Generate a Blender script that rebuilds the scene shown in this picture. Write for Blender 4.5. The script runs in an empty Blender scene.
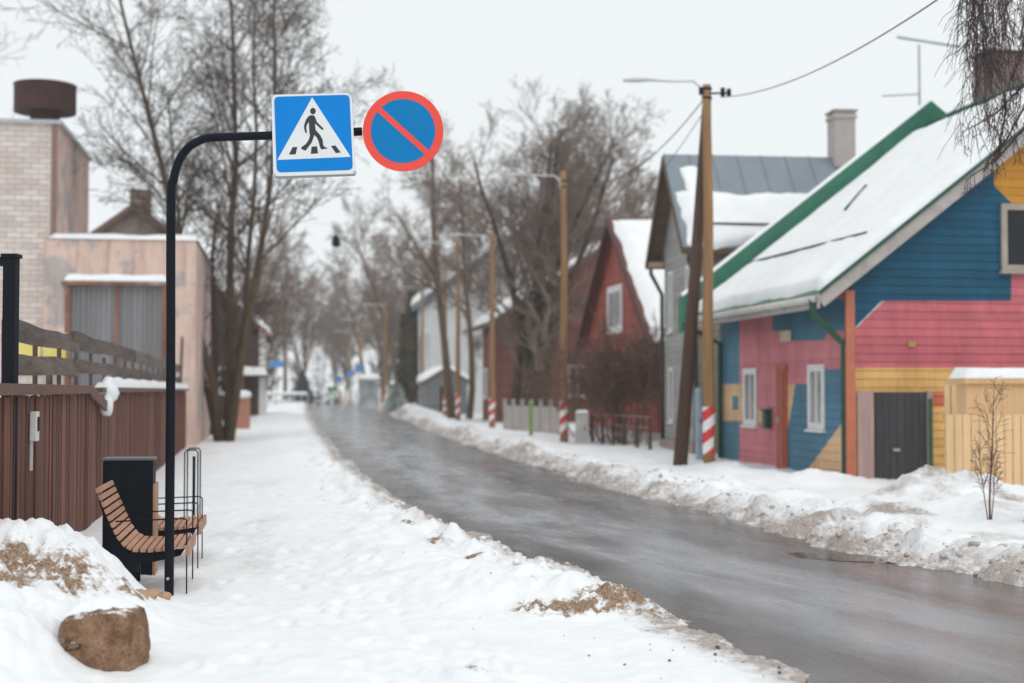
import bpy, bmesh, math, random
import numpy as np
from mathutils import Vector, Matrix
from mathutils.geometry import tessellate_polygon

# ------------------------------------------------------------------ camera, sky, sun, exposure
SC = bpy.context.scene
COL = SC.collection
F = 50.0 / 36.0 * 1024.0
TH = math.atan(48.5 / F)
CAM = Vector((0, 0, 1.6))
cd = bpy.data.cameras.new('Camera'); cam = bpy.data.objects.new('camera', cd); COL.objects.link(cam)
cam.location = CAM; cam.rotation_euler = (math.pi / 2 + TH, 0, 0)
cd.lens = 50; cd.sensor_width = 36; cd.clip_end = 6000
cd.dof.use_dof = True; cd.dof.focus_distance = 11.0; cd.dof.aperture_fstop = 1.2
SC.camera = cam
SUN_EL, SUN_AZ = math.radians(55), math.radians(162)      # azimuth measured clockwise from +Y
w = bpy.data.worlds.new('World'); SC.world = w; w.use_nodes = True
nt = w.node_tree; nt.nodes.clear()
o_ = nt.nodes.new('ShaderNodeOutputWorld'); bg = nt.nodes.new('ShaderNodeBackground')
sky = nt.nodes.new('ShaderNodeTexSky'); sky.sky_type = 'NISHITA'; sky.sun_disc = False
sky.sun_elevation = SUN_EL; sky.sun_rotation = SUN_AZ; sky.dust_density = 3
mx = nt.nodes.new('ShaderNodeMix'); mx.data_type = 'RGBA'; mx.inputs[0].default_value = 0.93
mx.inputs[7].default_value = (8.5, 8.85, 8.95, 1)          # closed overcast deck
nt.links.new(sky.outputs[0], mx.inputs[6]); nt.links.new(mx.outputs[2], bg.inputs[0])
bg.inputs[1].default_value = 0.1
nt.links.new(bg.outputs[0], o_.inputs[0])
sl = bpy.data.lights.new('sun', 'SUN'); sl.energy = 0.9; sl.angle = math.radians(60); sl.color = (1, .98, .95)
so = bpy.data.objects.new('sun', sl); COL.objects.link(so); so.location = (0, 0, 40)
sd = Vector((math.sin(SUN_AZ) * math.cos(SUN_EL), math.cos(SUN_AZ) * math.cos(SUN_EL), math.sin(SUN_EL)))
so.rotation_euler = sd.to_track_quat('Z', 'Y').to_euler()
SC.view_settings.view_transform = 'Standard'; SC.view_settings.look = 'None'
SC.view_settings.exposure = 0.12; SC.view_settings.gamma = 1.0
SC.cycles.use_denoising = True
SC.cycles.max_bounces = 6; SC.cycles.volume_bounces = 2
SC.cycles.transparent_max_bounces = 8

# ------------------------------------------------------------------ measuring helpers
def ray(px, py):
    u = (px - 512) / F; v = (341.5 - py) / F
    return Vector((u, math.cos(TH) - v * math.sin(TH), math.sin(TH) + v * math.cos(TH)))
def at(px, py, Y):
    d = ray(px, py); return CAM + d * (Y / d.y)
def on(px, py, z=0.0):
    d = ray(px, py); return CAM + d * ((z - CAM.z) / d.z)
def onwall(px, py, O, e):
    """(distance along e, height) where a sight line meets the upright plane through O along e"""
    n = Vector((-e.y, e.x, 0)); d = ray(px, py)
    t = (O - CAM).dot(n) / d.dot(n); P = CAM + d * t
    return ((P - O).dot(e), P.z)

# ------------------------------------------------------------------ noise
def _h(ix, iy, s):
    n = (ix.astype(np.int64) * 374761393 + iy.astype(np.int64) * 668265263 + s * 974711) & 0x7fffffff
    n = ((n ^ (n >> 13)) * 1274126177) & 0x7fffffff
    return ((n ^ (n >> 16)) & 0xffff) / 65535.0 * 6.2831853
def perlin(x, y, s=0):
    x = np.asarray(x, float); y = np.asarray(y, float)
    x0 = np.floor(x); y0 = np.floor(y); fx = x - x0; fy = y - y0
    def g(ix, iy, dx, dy):
        a = _h(ix, iy, s); return np.cos(a) * dx + np.sin(a) * dy
    u = fx * fx * fx * (fx * (fx * 6 - 15) + 10); v = fy * fy * fy * (fy * (fy * 6 - 15) + 10)
    a = g(x0, y0, fx, fy); b = g(x0 + 1, y0, fx - 1, fy)
    c = g(x0, y0 + 1, fx, fy - 1); d = g(x0 + 1, y0 + 1, fx - 1, fy - 1)
    return (a * (1 - u) + b * u) * (1 - v) + (c * (1 - u) + d * u) * v
def fbm(x, y, s=0, o=4):
    r = 0; a = 1.0
    for i in range(o):
        r = r + a * perlin(x * 2 ** i, y * 2 ** i, s + i * 17); a *= .5
    return r
def S(x, a, b):
    t = np.clip((x - a) / (b - a), 0, 1); return t * t * (3 - 2 * t)

# ------------------------------------------------------------------ materials
MATS = {}
class NG:
    def __init__(s, name):
        s.m = bpy.data.materials.new(name); s.m.use_nodes = True
        s.t = s.m.node_tree; s.n = s.t.nodes; s.p = s.n['Principled BSDF']
    def node(s, k, **kw):
        n = s.n.new(k)
        for a, b in kw.items(): setattr(n, a, b)
        return n
    def link(s, a, b): s.t.links.new(a, b)
    def coord(s, scale=(1, 1, 1)):
        tc = s.node('ShaderNodeTexCoord'); mp = s.node('ShaderNodeMapping'); mp.inputs[3].default_value = scale
        s.link(tc.outputs['Object'], mp.inputs[0]); return mp.outputs[0]
    def noise(s, scale, detail=5, rough=.6, stretch=(1, 1, 1), vec=None):
        n = s.node('ShaderNodeTexNoise'); n.inputs['Scale'].default_value = scale
        n.inputs['Detail'].default_value = detail; n.inputs['Roughness'].default_value = rough
        s.link(vec if vec is not None else s.coord(stretch), n.inputs['Vector']); return n.outputs[0]
    def ramp(s, fac, stops):
        r = s.node('ShaderNodeValToRGB'); e = r.color_ramp.elements
        while len(e) < len(stops): e.new(.5)
        for k, (p, c) in enumerate(stops):
            e[k].position = p; e[k].color = (*c, 1) if len(c) == 3 else c
        s.link(fac, r.inputs[0]); return r.outputs[0]
    def mix(s, fac, a, b, mode='MIX'):
        n = s.node('ShaderNodeMix', data_type='RGBA', blend_type=mode)
        for i, v in ((0, fac), (6, a), (7, b)):
            if hasattr(v, 'links'): s.link(v, n.inputs[i])
            elif i == 0: n.inputs[0].default_value = v
            else: n.inputs[i].default_value = (*v, 1)
        return n.outputs[2]
    def math(s, op, a, b=None, c=None):
        n = s.node('ShaderNodeMath', operation=op)
        for i, v in enumerate((a, b, c)):
            if v is None: continue
            if hasattr(v, 'links'): s.link(v, n.inputs[i])
            else: n.inputs[i].default_value = v
        return n.outputs[0]
    def attr(s, name): return s.node('ShaderNodeAttribute', attribute_name=name).outputs['Fac']
    def bump(s, h, strength=.3, dist=.02):
        b = s.node('ShaderNodeBump'); b.inputs['Strength'].default_value = strength; b.inputs['Distance'].default_value = dist
        s.link(h, b.inputs['Height']); s.link(b.outputs[0], s.p.inputs['Normal'])
    def base(s, c):
        if hasattr(c, 'links'): s.link(c, s.p.inputs['Base Color'])
        else: s.p.inputs['Base Color'].default_value = (*c, 1)
    def set(s, rough=.7, metal=0.0, spec=.5):
        if hasattr(rough, 'links'): s.link(rough, s.p.inputs['Roughness'])
        else: s.p.inputs['Roughness'].default_value = rough
        s.p.inputs['Metallic'].default_value = metal; s.p.inputs['Specular IOR Level'].default_value = spec

def sc(c, k): return tuple(min(1, x * k) for x in c)
def simple(name, col, rough=.65, var=.18, scale=3.0, stretch=(1, 1, 1), bump=.15, bscale=40, bdist=.006, metal=0, spec=.4, rnd=0.0, stain=None):
    if name in MATS: return MATS[name]
    g = NG(name); c = g.ramp(g.noise(scale, 6, .65, stretch), [(.28, sc(col, 1 - var)), (.72, sc(col, 1 + var))])
    if rnd:
        a = g.attr('rnd'); c = g.mix(1.0, c, g.ramp(a, [(0, (1 - rnd,) * 3), (1, (1, 1, 1))]), 'MULTIPLY')
    if stain:
        c = g.mix(g.ramp(g.noise(scale * .45, 7, .7, stretch), [(stain[1], (0, 0, 0)), (stain[1] + .12, (1, 1, 1))]), c, stain[0])
    g.base(c); g.set(rough, metal, spec)
    if bump: g.bump(g.noise(bscale, 4, .6, stretch), bump, bdist)
    MATS[name] = g.m; return g.m

def mat_snow(name, roof=False):
    g = NG(name)
    d = g.attr('dirt_shade'); s_ = g.attr('soil')
    n1 = g.noise(2.2, 6, .65); n2 = g.noise(14, 6, .7); n3 = g.noise(60, 3, .6)
    base = g.ramp(n1, [(.3, (.80, .825, .85)), (.7, (.90, .905, .91))])
    if not roof:
        k = g.math('MULTIPLY', g.math('MULTIPLY_ADD', g.math('ADD', g.math('MULTIPLY', n2, .45), g.math('MULTIPLY', n1, .55)), 4.6, -1.6), d)
        base = g.mix(g.ramp(k, [(.10, (0, 0, 0)), (.8, (.92, .92, .92))]), base, g.ramp(n3, [(.3, (.19, .145, .115)), (.7, (.48, .41, .365))]))
        k2 = g.math('MULTIPLY', g.math('MULTIPLY_ADD', g.math('ADD', g.math('MULTIPLY', n2, .7), g.math('MULTIPLY', g.noise(5, 4, .6), .3)), 5.0, -1.78), s_)
        base = g.mix(g.ramp(k2, [(.22, (0, 0, 0)), (.5, (1, 1, 1))]), base, g.ramp(n3, [(.3, (.11, .06, .035)), (.7, (.48, .34, .23))]))
    g.base(base); g.set(.6, 0, .3)
    h = g.math('ADD', g.math('MULTIPLY', n2, .7), g.math('MULTIPLY', n3, .25))
    g.bump(h, .55, .03); return g.m

def mat_road():
    g = NG('wet_asphalt'); uv = g.node('ShaderNodeUVMap'); uv.uv_map = 'along'
    def nz(scale, sx, sy, det=6):
        mp = g.node('ShaderNodeMapping'); mp.inputs[3].default_value = (sx, sy, 1); g.link(uv.outputs[0], mp.inputs[0])
        return g.noise(scale, det, .65, vec=mp.outputs[0])
    wide = nz(1.0, .6, .24); streak = nz(1.7, 1.3, .34); fine = nz(40, 1, 1, 3); blot = nz(.9, .8, .35); ripple = nz(5, 1.2, .9)
    mud = g.attr('mud'); lane = g.attr('lane')
    slush_sheen = g.math('ADD', g.math('ADD', g.math('MULTIPLY', wide, .55), g.math('MULTIPLY', streak, .30)), g.math('MULTIPLY', g.math('SUBTRACT', lane, .5), .34))
    film = g.ramp(slush_sheen, [(.22, (0, 0, 0)), (.60, (1, 1, 1))])  # slush film; its pale tone also paints in wet sky reflection
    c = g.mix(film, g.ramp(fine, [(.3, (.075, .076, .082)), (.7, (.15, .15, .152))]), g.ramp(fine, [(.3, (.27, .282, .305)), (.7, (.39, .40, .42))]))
    c = g.mix(g.math('MULTIPLY', g.ramp(blot, [(.32, (.3,) * 3), (.6, (.95,) * 3)]), mud), c, g.ramp(fine, [(.3, (.05, .037, .030)), (.7, (.115, .085, .068))]))
    g.base(c)
    r = g.ramp(g.math('ADD', g.math('MULTIPLY', streak, .5), g.math('MULTIPLY', blot, .5)), [(.42, (.09,) * 3), (.60, (.36,) * 3)])
    g.set(r, 0, .5)
    g.bump(g.math('ADD', g.math('MULTIPLY', fine, .6), g.math('MULTIPLY', ripple, .45)), .2, .02); return g.m

def mat_brick(name, c1, c2, mortar, e, scale=1.0, bw=.25, bh=.077, stain=None):
    g = NG(name); tc = g.node('ShaderNodeTexCoord')
    dt = g.node('ShaderNodeVectorMath', operation='DOT_PRODUCT'); dt.inputs[1].default_value = e; g.link(tc.outputs['Object'], dt.inputs[0])
    sx = g.node('ShaderNodeSeparateXYZ'); g.link(tc.outputs['Object'], sx.inputs[0])
    cb = g.node('ShaderNodeCombineXYZ'); g.link(dt.outputs['Value'], cb.inputs[0]); g.link(sx.outputs[2], cb.inputs[1])
    b = g.node('ShaderNodeTexBrick'); g.link(cb.outputs[0], b.inputs['Vector'])
    b.inputs['Scale'].default_value = 1; b.inputs['Brick Width'].default_value = bw; b.inputs['Row Height'].default_value = bh
    b.inputs['Mortar Size'].default_value = .008; b.inputs['Color1'].default_value = (*c1, 1); b.inputs['Color2'].default_value = (*c2, 1)
    b.inputs['Mortar'].default_value = (*mortar, 1); b.inputs['Bias'].default_value = 0
    c = g.mix(g.ramp(g.noise(1.1, 6, .7), [(.30, (.55,) * 3), (.55, (1,) * 3)]), sc(c1, .72), b.outputs[0])
    g.base(c); g.set(.85, 0, .2); g.bump(g.math('SUBTRACT', 1.0, b.outputs['Fac']), .7, .012); return g.m

def mat_patches(name, e, base, patches, rough=.6):
    """painted wall: base colour plus convex colour fields given in (distance along e, height)"""
    g = NG(name); tc = g.node('ShaderNodeTexCoord')
    dt = g.node('ShaderNodeVectorMath', operation='DOT_PRODUCT'); dt.inputs[1].default_value = e; g.link(tc.outputs['Object'], dt.inputs[0])
    sx = g.node('ShaderNodeSeparateXYZ'); g.link(tc.outputs['Object'], sx.inputs[0])
    cb = g.node('ShaderNodeCombineXYZ'); g.link(dt.outputs['Value'], cb.inputs[0]); g.link(sx.outputs[2], cb.inputs[1])
    col = base
    for poly, c in patches:
        A = sum(poly[i][0] * poly[(i + 1) % len(poly)][1] - poly[(i + 1) % len(poly)][0] * poly[i][1] for i in range(len(poly)))
        if A < 0: poly = poly[::-1]
        m = None
        for i in range(len(poly)):
            (x0, y0), (x1, y1) = poly[i], poly[(i + 1) % len(poly)]
            nx, ny = -(y1 - y0), (x1 - x0)
            d = g.node('ShaderNodeVectorMath', operation='DOT_PRODUCT'); d.inputs[1].default_value = (nx, ny, 0); g.link(cb.outputs[0], d.inputs[0])
            t = g.math('GREATER_THAN', d.outputs['Value'], nx * x0 + ny * y0)
            m = t if m is None else g.math('MULTIPLY', m, t)
        col = g.mix(m, col, c)
    wear = g.mix(1.0, g.ramp(g.noise(1.3, 8, .75, (1, 1, .5)), [(.3, (.68, .67, .66)), (.62, (1.0,) * 3)]), g.ramp(g.noise(7, 7, .75, (1, 1, .12)), [(.28, (.80, .79, .77)), (.5, (1.0,) * 3)]), 'MULTIPLY')
    col = g.mix(1.0, col, wear, 'MULTIPLY')
    col = g.mix(1.0, col, g.ramp(g.attr('rnd'), [(0, (.82,) * 3), (1, (1,) * 3)]), 'MULTIPLY')
    chip = g.ramp(g.noise(16, 6, .8, (1, 1, 1.6)), [(.66, (0,) * 3), (.69, (.7,) * 3)])
    col = g.mix(chip, col, (.30, .27, .24))
    g.base(col); g.set(rough, 0, .3); g.bump(g.noise(30, 4, .6, (1, 1, 3)), .15, .004); return g.m

def mat_stripes(name):
    g = NG(name); tc = g.node('ShaderNodeTexCoord'); sx = g.node('ShaderNodeSeparateXYZ'); g.link(tc.outputs['Object'], sx.inputs[0])
    k = g.math('FRACT', g.math('ADD', g.math('MULTIPLY', sx.outputs[2], 2.35), g.math('MULTIPLY', sx.outputs[0], -1.9)))
    c = g.mix(g.math('GREATER_THAN', k, .5), (.80, .80, .78), (.62, .05, .045))
    n = g.ramp(g.noise(9, 5, .6), [(.3, (.8,) * 3), (.6, (1,) * 3)])
    g.base(g.mix(1.0, c, n, 'MULTIPLY')); g.set(.5, 0, .4); return g.m

def mat_glass(name, col=(.010, .012, .015)):
    g = NG(name); g.base(g.ramp(g.noise(1.3, 3), [(.3, sc(col, .6)), (.7, sc(col, 1.6))])); g.set(.12, 0, .3); return g.m

# ------------------------------------------------------------------ mesh builder
class MB:
    def __init__(s): s.v = []; s.f = []; s.r = []; s.cr = 0.0
    def add(s, pts, faces):
        b = len(s.v); s.v.extend(tuple(p) for p in pts)
        for f in faces: s.f.append(tuple(b + i for i in f)); s.r.append(s.cr)
    def quad(s, a, b, c, d): s.add([a, b, c, d], [(0, 1, 2, 3)])
    def box(s, c, size, ax=None):
        c = Vector(c); ex, ey, ez = ax if ax else (Vector((1, 0, 0)), Vector((0, 1, 0)), Vector((0, 0, 1)))
        x, y, z = (k * .5 for k in size)
        P = [c + ex * (i * x) + ey * (j * y) + ez * (k * z) for k in (-1, 1) for j in (-1, 1) for i in (-1, 1)]
        s.add(P, [(0, 2, 3, 1), (4, 5, 7, 6), (0, 1, 5, 4), (2, 6, 7, 3), (0, 4, 6, 2), (1, 3, 7, 5)])
    def beam(s, a, b, wd, hg, up=Vector((0, 0, 1))):
        a = Vector(a); b = Vector(b); d = (b - a); L = d.length; d.normalize()
        sd_ = d.cross(up)
        if sd_.length < 1e-4: sd_ = d.cross(Vector((1, 0, 0)))
        sd_.normalize(); u = sd_.cross(d).normalized()
        s.box((a + b) / 2, (L, wd, hg), (d, sd_, u))
    def tube(s, pts, rad, n=8, cap=True):
        pts = [Vector(p) for p in pts]
        if not hasattr(rad, '__len__'): rad = [rad] * len(pts)
        b = len(s.v); prev = None
        for i, p in enumerate(pts):
            d = (pts[min(i + 1, len(pts) - 1)] - pts[max(i - 1, 0)])
            if d.length < 1e-9: d = Vector((0, 0, 1))
            d.normalize()
            if prev is None:
                prev = d.cross(Vector((.31, .93, .11)))
                if prev.length < .1: prev = d.cross(Vector((1, 0, 0)))
            x = prev - d * prev.dot(d)
            if x.length < 1e-6: x = d.orthogonal()
            x.normalize(); prev = x; y = d.cross(x)
            for k in range(n):
                a = 6.2831853 * k / n
                s.v.append(tuple(p + (x * math.cos(a) + y * math.sin(a)) * rad[i]))
        for i in range(len(pts) - 1):
            for k in range(n):
                k2 = (k + 1) % n
                s.f.append((b + i * n + k, b + i * n + k2, b + (i + 1) * n + k2, b + (i + 1) * n + k)); s.r.append(s.cr)
        if cap:
            s.f.append(tuple(b + k for k in range(n))[::-1]); s.r.append(s.cr)
            e = b + (len(pts) - 1) * n; s.f.append(tuple(e + k for k in range(n))); s.r.append(s.cr)
    def prism(s, poly, d):
        """planar polygon (list of points, any shape) pushed along vector d"""
        poly = [Vector(p) for p in poly]; n = len(poly); d = Vector(d)
        tri = tessellate_polygon([poly]); b = len(s.v)
        s.v.extend(tuple(p) for p in poly); s.v.extend(tuple(p + d) for p in poly)
        for t in tri:
            s.f.append((b + t[0], b + t[1], b + t[2])); s.r.append(s.cr)
            s.f.append((b + n + t[2], b + n + t[1], b + n + t[0])); s.r.append(s.cr)
        for i in range(n):
            j = (i + 1) % n
            s.f.append((b + i, b + j, b + n + j, b + n + i)); s.r.append(s.cr)
    def blob(s, c, r, seed, rough=.3, sub=2, sq=(1, 1, 1)):
        bm = bmesh.new(); bmesh.ops.create_icosphere(bm, subdivisions=sub, radius=1)
        rg = random.Random(seed); ox, oy = rg.random() * 50, rg.random() * 50
        P = []
        co = np.array([v.co[:] for v in bm.verts])
        nn = fbm(co[:, 0] * 1.3 + ox + co[:, 2], co[:, 1] * 1.3 + oy - co[:, 2] * .7, 3, 3)
        for v, k in zip(bm.verts, nn):
            q = v.co * (1 + rough * float(k)); P.append((c[0] + q.x * r * sq[0], c[1] + q.y * r * sq[1], c[2] + q.z * r * sq[2]))
        s.add(P, [tuple(v.index for v in f.verts) for f in bm.faces]); bm.free()
    def build(s, name, mat, parent=None, smooth=False, loc=None, bevel=0, fix=True):
        org = Vector(loc) if loc is not None else (parent_world(parent) if parent else Vector((0, 0, 0)))
        me = bpy.data.meshes.new(name)
        V = np.array(s.v, dtype=np.float64).reshape(-1, 3) - np.array(org[:])
        me.from_pydata(V.tolist(), [], s.f)
        a = me.attributes.new('rnd', 'FLOAT', 'FACE'); a.data.foreach_set('value', np.array(s.r, dtype=np.float32))
        if fix:
            bm = bmesh.new(); bm.from_mesh(me); bmesh.ops.recalc_face_normals(bm, faces=bm.faces); bm.to_mesh(me); bm.free()
        if smooth: me.polygons.foreach_set('use_smooth', [True] * len(me.polygons))
        me.materials.append(mat); me.update()
        o = bpy.data.objects.new(name, me); COL.objects.link(o)
        if parent: o.parent = parent
        else: o.location = org
        if bevel:
            m = o.modifiers.new('bevel', 'BEVEL'); m.width = bevel; m.segments = 2; m.limit_method = 'ANGLE'
        return o
def parent_world(p):
    L = Vector(p.location)
    while p.parent: p = p.parent; L = L + Vector(p.location)
    return L
def tag(o, label=None, cat=None, group=None, kind=None):
    if label: o['label'] = label
    if cat: o['category'] = cat
    if group: o['group'] = group
    if kind: o['kind'] = kind
    return o
def thing(name, loc, label, cat, group=None):
    o = bpy.data.objects.new(name, None); COL.objects.link(o); o.location = loc; o.empty_display_size = .2
    return tag(o, label, cat, group)
def dup(o, loc=None, label=None, rotz=None, scale=None):
    r = o.copy(); COL.objects.link(r)
    if loc is not None: r.location = loc
    if rotz is not None: r.rotation_euler = (0, 0, rotz)
    if scale is not None: r.scale = (scale,) * 3 if not hasattr(scale, '__len__') else scale
    if label: r['label'] = label
    for ch in list(o.children):
        c = ch.copy(); COL.objects.link(c); c.parent = r
        for g in list(ch.children):
            d = g.copy(); COL.objects.link(d); d.parent = c
    return r
ZUP = Vector((0, 0, 1))

# common materials
m_snow = mat_snow('snow'); m_roofsnow = mat_snow('settled_snow', True)
m_black = simple('black_painted_steel', (.006, .009, .014), .5, .2, 6, bump=.08, bscale=60, spec=.09)
m_bark = simple('bark_grey_brown', (.13, .088, .055), .9, .35, 7, (1, 1, .3), .5, 30, .01)
m_bark_ochre = simple('bark_mossy_ochre', (.085, .058, .032), .9, .35, 5, (1, 1, .3), .5, 30, .01)
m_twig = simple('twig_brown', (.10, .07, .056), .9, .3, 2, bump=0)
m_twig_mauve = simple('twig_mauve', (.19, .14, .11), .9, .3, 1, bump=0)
m_twig_dark = simple('twig_dark_red_brown', (.16, .095, .072), .9, .3, 3, bump=0)
m_whitepaint = simple('white_paint_worn', (.72, .72, .70), .5, .1, 6)
m_glass = mat_glass('window_glass'); m_glass_pale = mat_glass('curtained_glass', (.30, .30, .30))
m_galv = simple('galvanised_grey', (.42, .44, .45), .45, .1, 4, metal=.2)
m_green = simple('green_metal_sheet', (.030, .16, .10), .45, .2, 2.5, bump=.05)
m_dgreen = simple('dark_green_pipe', (.012, .075, .045), .4, .2, 6, bump=.05)
m_stripes = mat_stripes('hazard_stripes')
m_pole = simple('creosoted_pole_wood', (.27, .155, .07), .85, .3, 5, (2, 2, .12), .4, 30, .006)
m_pole_dk = simple('dark_pole_wood', (.085, .048, .034), .85, .3, 5, (2, 2, .12), .4, 30, .006)
m_concrete = simple('pale_concrete', (.42, .41, .39), .9, .18, 3)

# ------------------------------------------------------------------ the ground, the snow, the road
YL = [2, 5, 7.8, 9.5, 12.1, 12.9, 17.2, 22.5, 32.5, 47.4, 80, 142, 400, 900]
XLt = [3.7, 2.7, 1.86, 1.40, .72, .42, -.95, -1.96, -3.75, -6.1, -11.2, -20.3, -62, -140]
YR = [2, 4, 6, 8, 10, 11.6, 13.2, 15.9, 18.8, 22.5, 37.3, 57, 80, 142, 400, 900]
XRt = [13, 9.6, 7.5, 5.9, 4.85, 4.18, 3.45, 2.97, 2.47, 1.71, -.68, -3.4, -6.3, -14.3, -52, -128]
def XL(Y): return np.interp(Y, YL, XLt)
def XR(Y): return np.interp(Y, YR, XRt)
MOUNDS = [  # x, y, height, rx, ry
    (-3.35, 9.55, .55, .66, .8), (-2.75, 9.35, .20, .40, .5), (-4.5, 9.7, .50, .8, 1.0), (-3.02, 10.35, .24, .28, .40), (-3.75, 10.5, .3, .5, .6), (-3.3, 8.5, .30, .7, .55),
    (-2.62, 8.42, .10, .36, .28), (-2.72, 7.98, .11, .17, .2), (-2.95, 7.8, .20, .42, .45), (-3.9, 7.7, .38, .8, .8),
    (.0, 10.85, .17, .48, .42), (.42, 10.42, .19, .30, .24), (-.5, 11.5, .13, .5, .5), (-1.0, 12.8, .11, .45, .6), (.74, 10.2, .09, .26, .2), (-1.35, 14.6, .10, .4, .6),
    (-1.4, 14.2, .05, .9, .9), (-1.2, 16.2, .06, .5, .9), (-2.5, 21, .06, .5, 1.6), (-5.0, 33, .12, .7, 2.5), (-6.4, 41, .15, .9, 3),
    (5.32, 18.6, .42, .62, .6), (4.55, 17.6, .16, .5, .5), (5.6, 16.6, .18, .7, .5), (3.9, 19.3, .12, .5, .6), (3.3, 21.5, .14, .45, .8), (2.6, 24.5, .10, .4, .9), (6.6, 14.6, .16, .8, .6), (6.0, 18.9, .28, .55, .55), (6.9, 19.2, .22, .8, .6), (4.9, 16.4, .16, 1.0, .8), (4.1, 17.2, .08, .7, .7),
    (5.0, 23.4, .20, .6, .5), (4.5, 22.9, .14, .8, .45), (3.75, 25.2, .14, .45, .8), (5.75, 22.8, .08, .5, .5), (4.5, 25.0, .14, .5, 1.0), (4.1, 27.0, .18, .4, .7), (5.9, 15.2, .12, .8, .8), (7.5, 16, .18, 1.2, 1.2),
    (4.05, 28.1, .14, .4, .45), (3.1, 31, .08, .9, 1.5), (1.5, 25.2, .12, .5, 1.0), (.35, 33.5, .18, .6, 1.6), (.6, 38, .10, .9, 3), (-1.9, 47, .22, .8, 3),
    (-3.2, 63, .2, 1.0, 4), (-6, 85, .5, 1.5, 7), (-9.5, 112, .6, 1.8, 8), (-12.6, 75, .35, 1.2, 6), (-15.5, 100, .6, 2, 9), (-23, 140, .6, 2.5, 12)]
def ground(X, Y):
    X = np.asarray(X, float); Y = np.asarray(Y, float)
    n0 = fbm(X * .5, Y * .5, 1, 3); n1 = fbm(X * 1.7, Y * 1.7, 5, 4); n2 = fbm(X * 6, Y * 6, 9, 4); n3 = fbm(X * 2.6 + 9, Y * 2.6, 21, 3)
    dl = XL(Y) - X + .14 * n1 + .05 * n2; dr = X - XR(Y) + .22 * n1 + .07 * n2
    A = S(Y, 9.7, 11.6)
    hl = .022 * S(dl, -.05, .35) + A * .10 * np.exp(-((dl - .55) / .42) ** 2) * np.clip(.7 + 1.7 * n3, 0, 2.2) + A * .05 * np.exp(-((dl - 1.4) / 1.0) ** 2)
    hl = hl + .02 * n0 + (.017 + .05 * A * np.exp(-((dl - .5) / .8) ** 2)) * n2 + .012 * n1
    hr = .145 * S(dr, -.05, .7) * np.clip(1 + 1.2 * n3, .2, 2.2) * np.exp(-np.clip(dr - .7, 0, 9) / 1.0) + .045 * S(dr, .2, 1.4)
    hr = hr + .03 * n0 + (.03 + .10 * np.exp(-((dr - .7) / .7) ** 2)) * n1 + (.015 + .045 * np.exp(-((dr - .45) / .6) ** 2)) * n2
    h = np.where(dl > dr, hl, hr)
    k = np.maximum(S(dl, -.12, .25), S(dr, -.12, .25))
    h = h * k - .07 * (1 - k)
    for (x, y, a, rx, ry) in MOUNDS:
        q = ((X - x) / rx) ** 2 + ((Y - y) / ry) ** 2
        g = a * np.exp(-q) * (1 + .28 * n1 + .14 * n2)
        h = h + g * np.clip(k + .0, 0, 1)
    return h
def gz(x, y): return float(ground(np.array([x]), np.array([y]))[0])

def grid_mesh(name, X, Y, Z, mat, attrs=None, uvs=None, smooth=True):
    r, c = X.shape; me = bpy.data.meshes.new(name)
    V = np.stack([X, Y, Z], -1).reshape(-1, 3)
    idx = np.arange(r * c).reshape(r, c)
    q = np.stack([idx[:-1, :-1], idx[:-1, 1:], idx[1:, 1:], idx[1:, :-1]], -1).reshape(-1, 4)
    me.vertices.add(len(V)); me.vertices.foreach_set('co', V.astype(np.float32).ravel())
    me.loops.add(q.size); me.loops.foreach_set('vertex_index', q.astype(np.int32).ravel())
    me.polygons.add(len(q)); me.polygons.foreach_set('loop_start', (np.arange(len(q)) * 4).astype(np.int32))
    me.polygons.foreach_set('loop_total', np.full(len(q), 4, np.int32)); me.update(calc_edges=True)
    if smooth: me.polygons.foreach_set('use_smooth', np.ones(len(q), bool))
    for k, a in (attrs or {}).items():
        t = me.attributes.new(k, 'FLOAT', 'POINT'); t.data.foreach_set('value', a.astype(np.float32).ravel())
    if uvs is not None:
        uvl = me.uv_layers.new(name='along'); U = uvs.reshape(-1, 2)[q.ravel()]
        uvl.data.foreach_set('uv', U.astype(np.float32).ravel())
    me.materials.append(mat); me.validate(); me.update()
    o = bpy.data.objects.new(name, me); COL.objects.link(o); return o

Yr = 3.2 * np.exp(np.arange(0, 1180) * .00425)
uf = np.arange(-.42, .4201, .0024); ue = np.concatenate([np.linspace(-3.0, -.43, 130), uf, np.linspace(.43, 3.0, 130)])
GX = Yr[:, None] * ue[None, :]; GY = np.repeat(Yr[:, None], len(ue), 1)
GZ = ground(GX, GY)
n1 = fbm(GX * 1.1, GY * 1.1, 41, 4); n5 = fbm(GX * 5, GY * 5, 43, 3)
DL = XL(GY) - GX; DR = GX - XR(GY)
dirt_shade = np.where(DL > DR, 1.0 * np.exp(-(np.clip(DL - .22, 0, 9) / .26) ** 2) + .22 * np.exp(-((DL - .8) / .6) ** 2) * S(n1, .0, .5) + .18 * S(n5, .2, .7) * S(DL, .2, 1) * np.exp(-DL / 3.5),
                1.0 * np.exp(-(np.clip(DR - .1, 0, 9) / .45) ** 2) + .45 * np.exp(-((DR - 1.2) / 1.0) ** 2) * S(n1, -.1, .45))
for x, y, rx, ry, a in ((5.2, 18.2, 1.2, .9, .75), (6.6, 18.6, 1.2, .7, .6), (4.6, 16.2, 1.3, .8, .6), (6.2, 13.9, 1.4, .7, .4)):
    dirt_shade += a * np.exp(-((GX - x) / rx) ** 2 - ((GY - y) / ry) ** 2) * S(n1, -.35, .35)
soil = np.zeros_like(GX)
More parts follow.
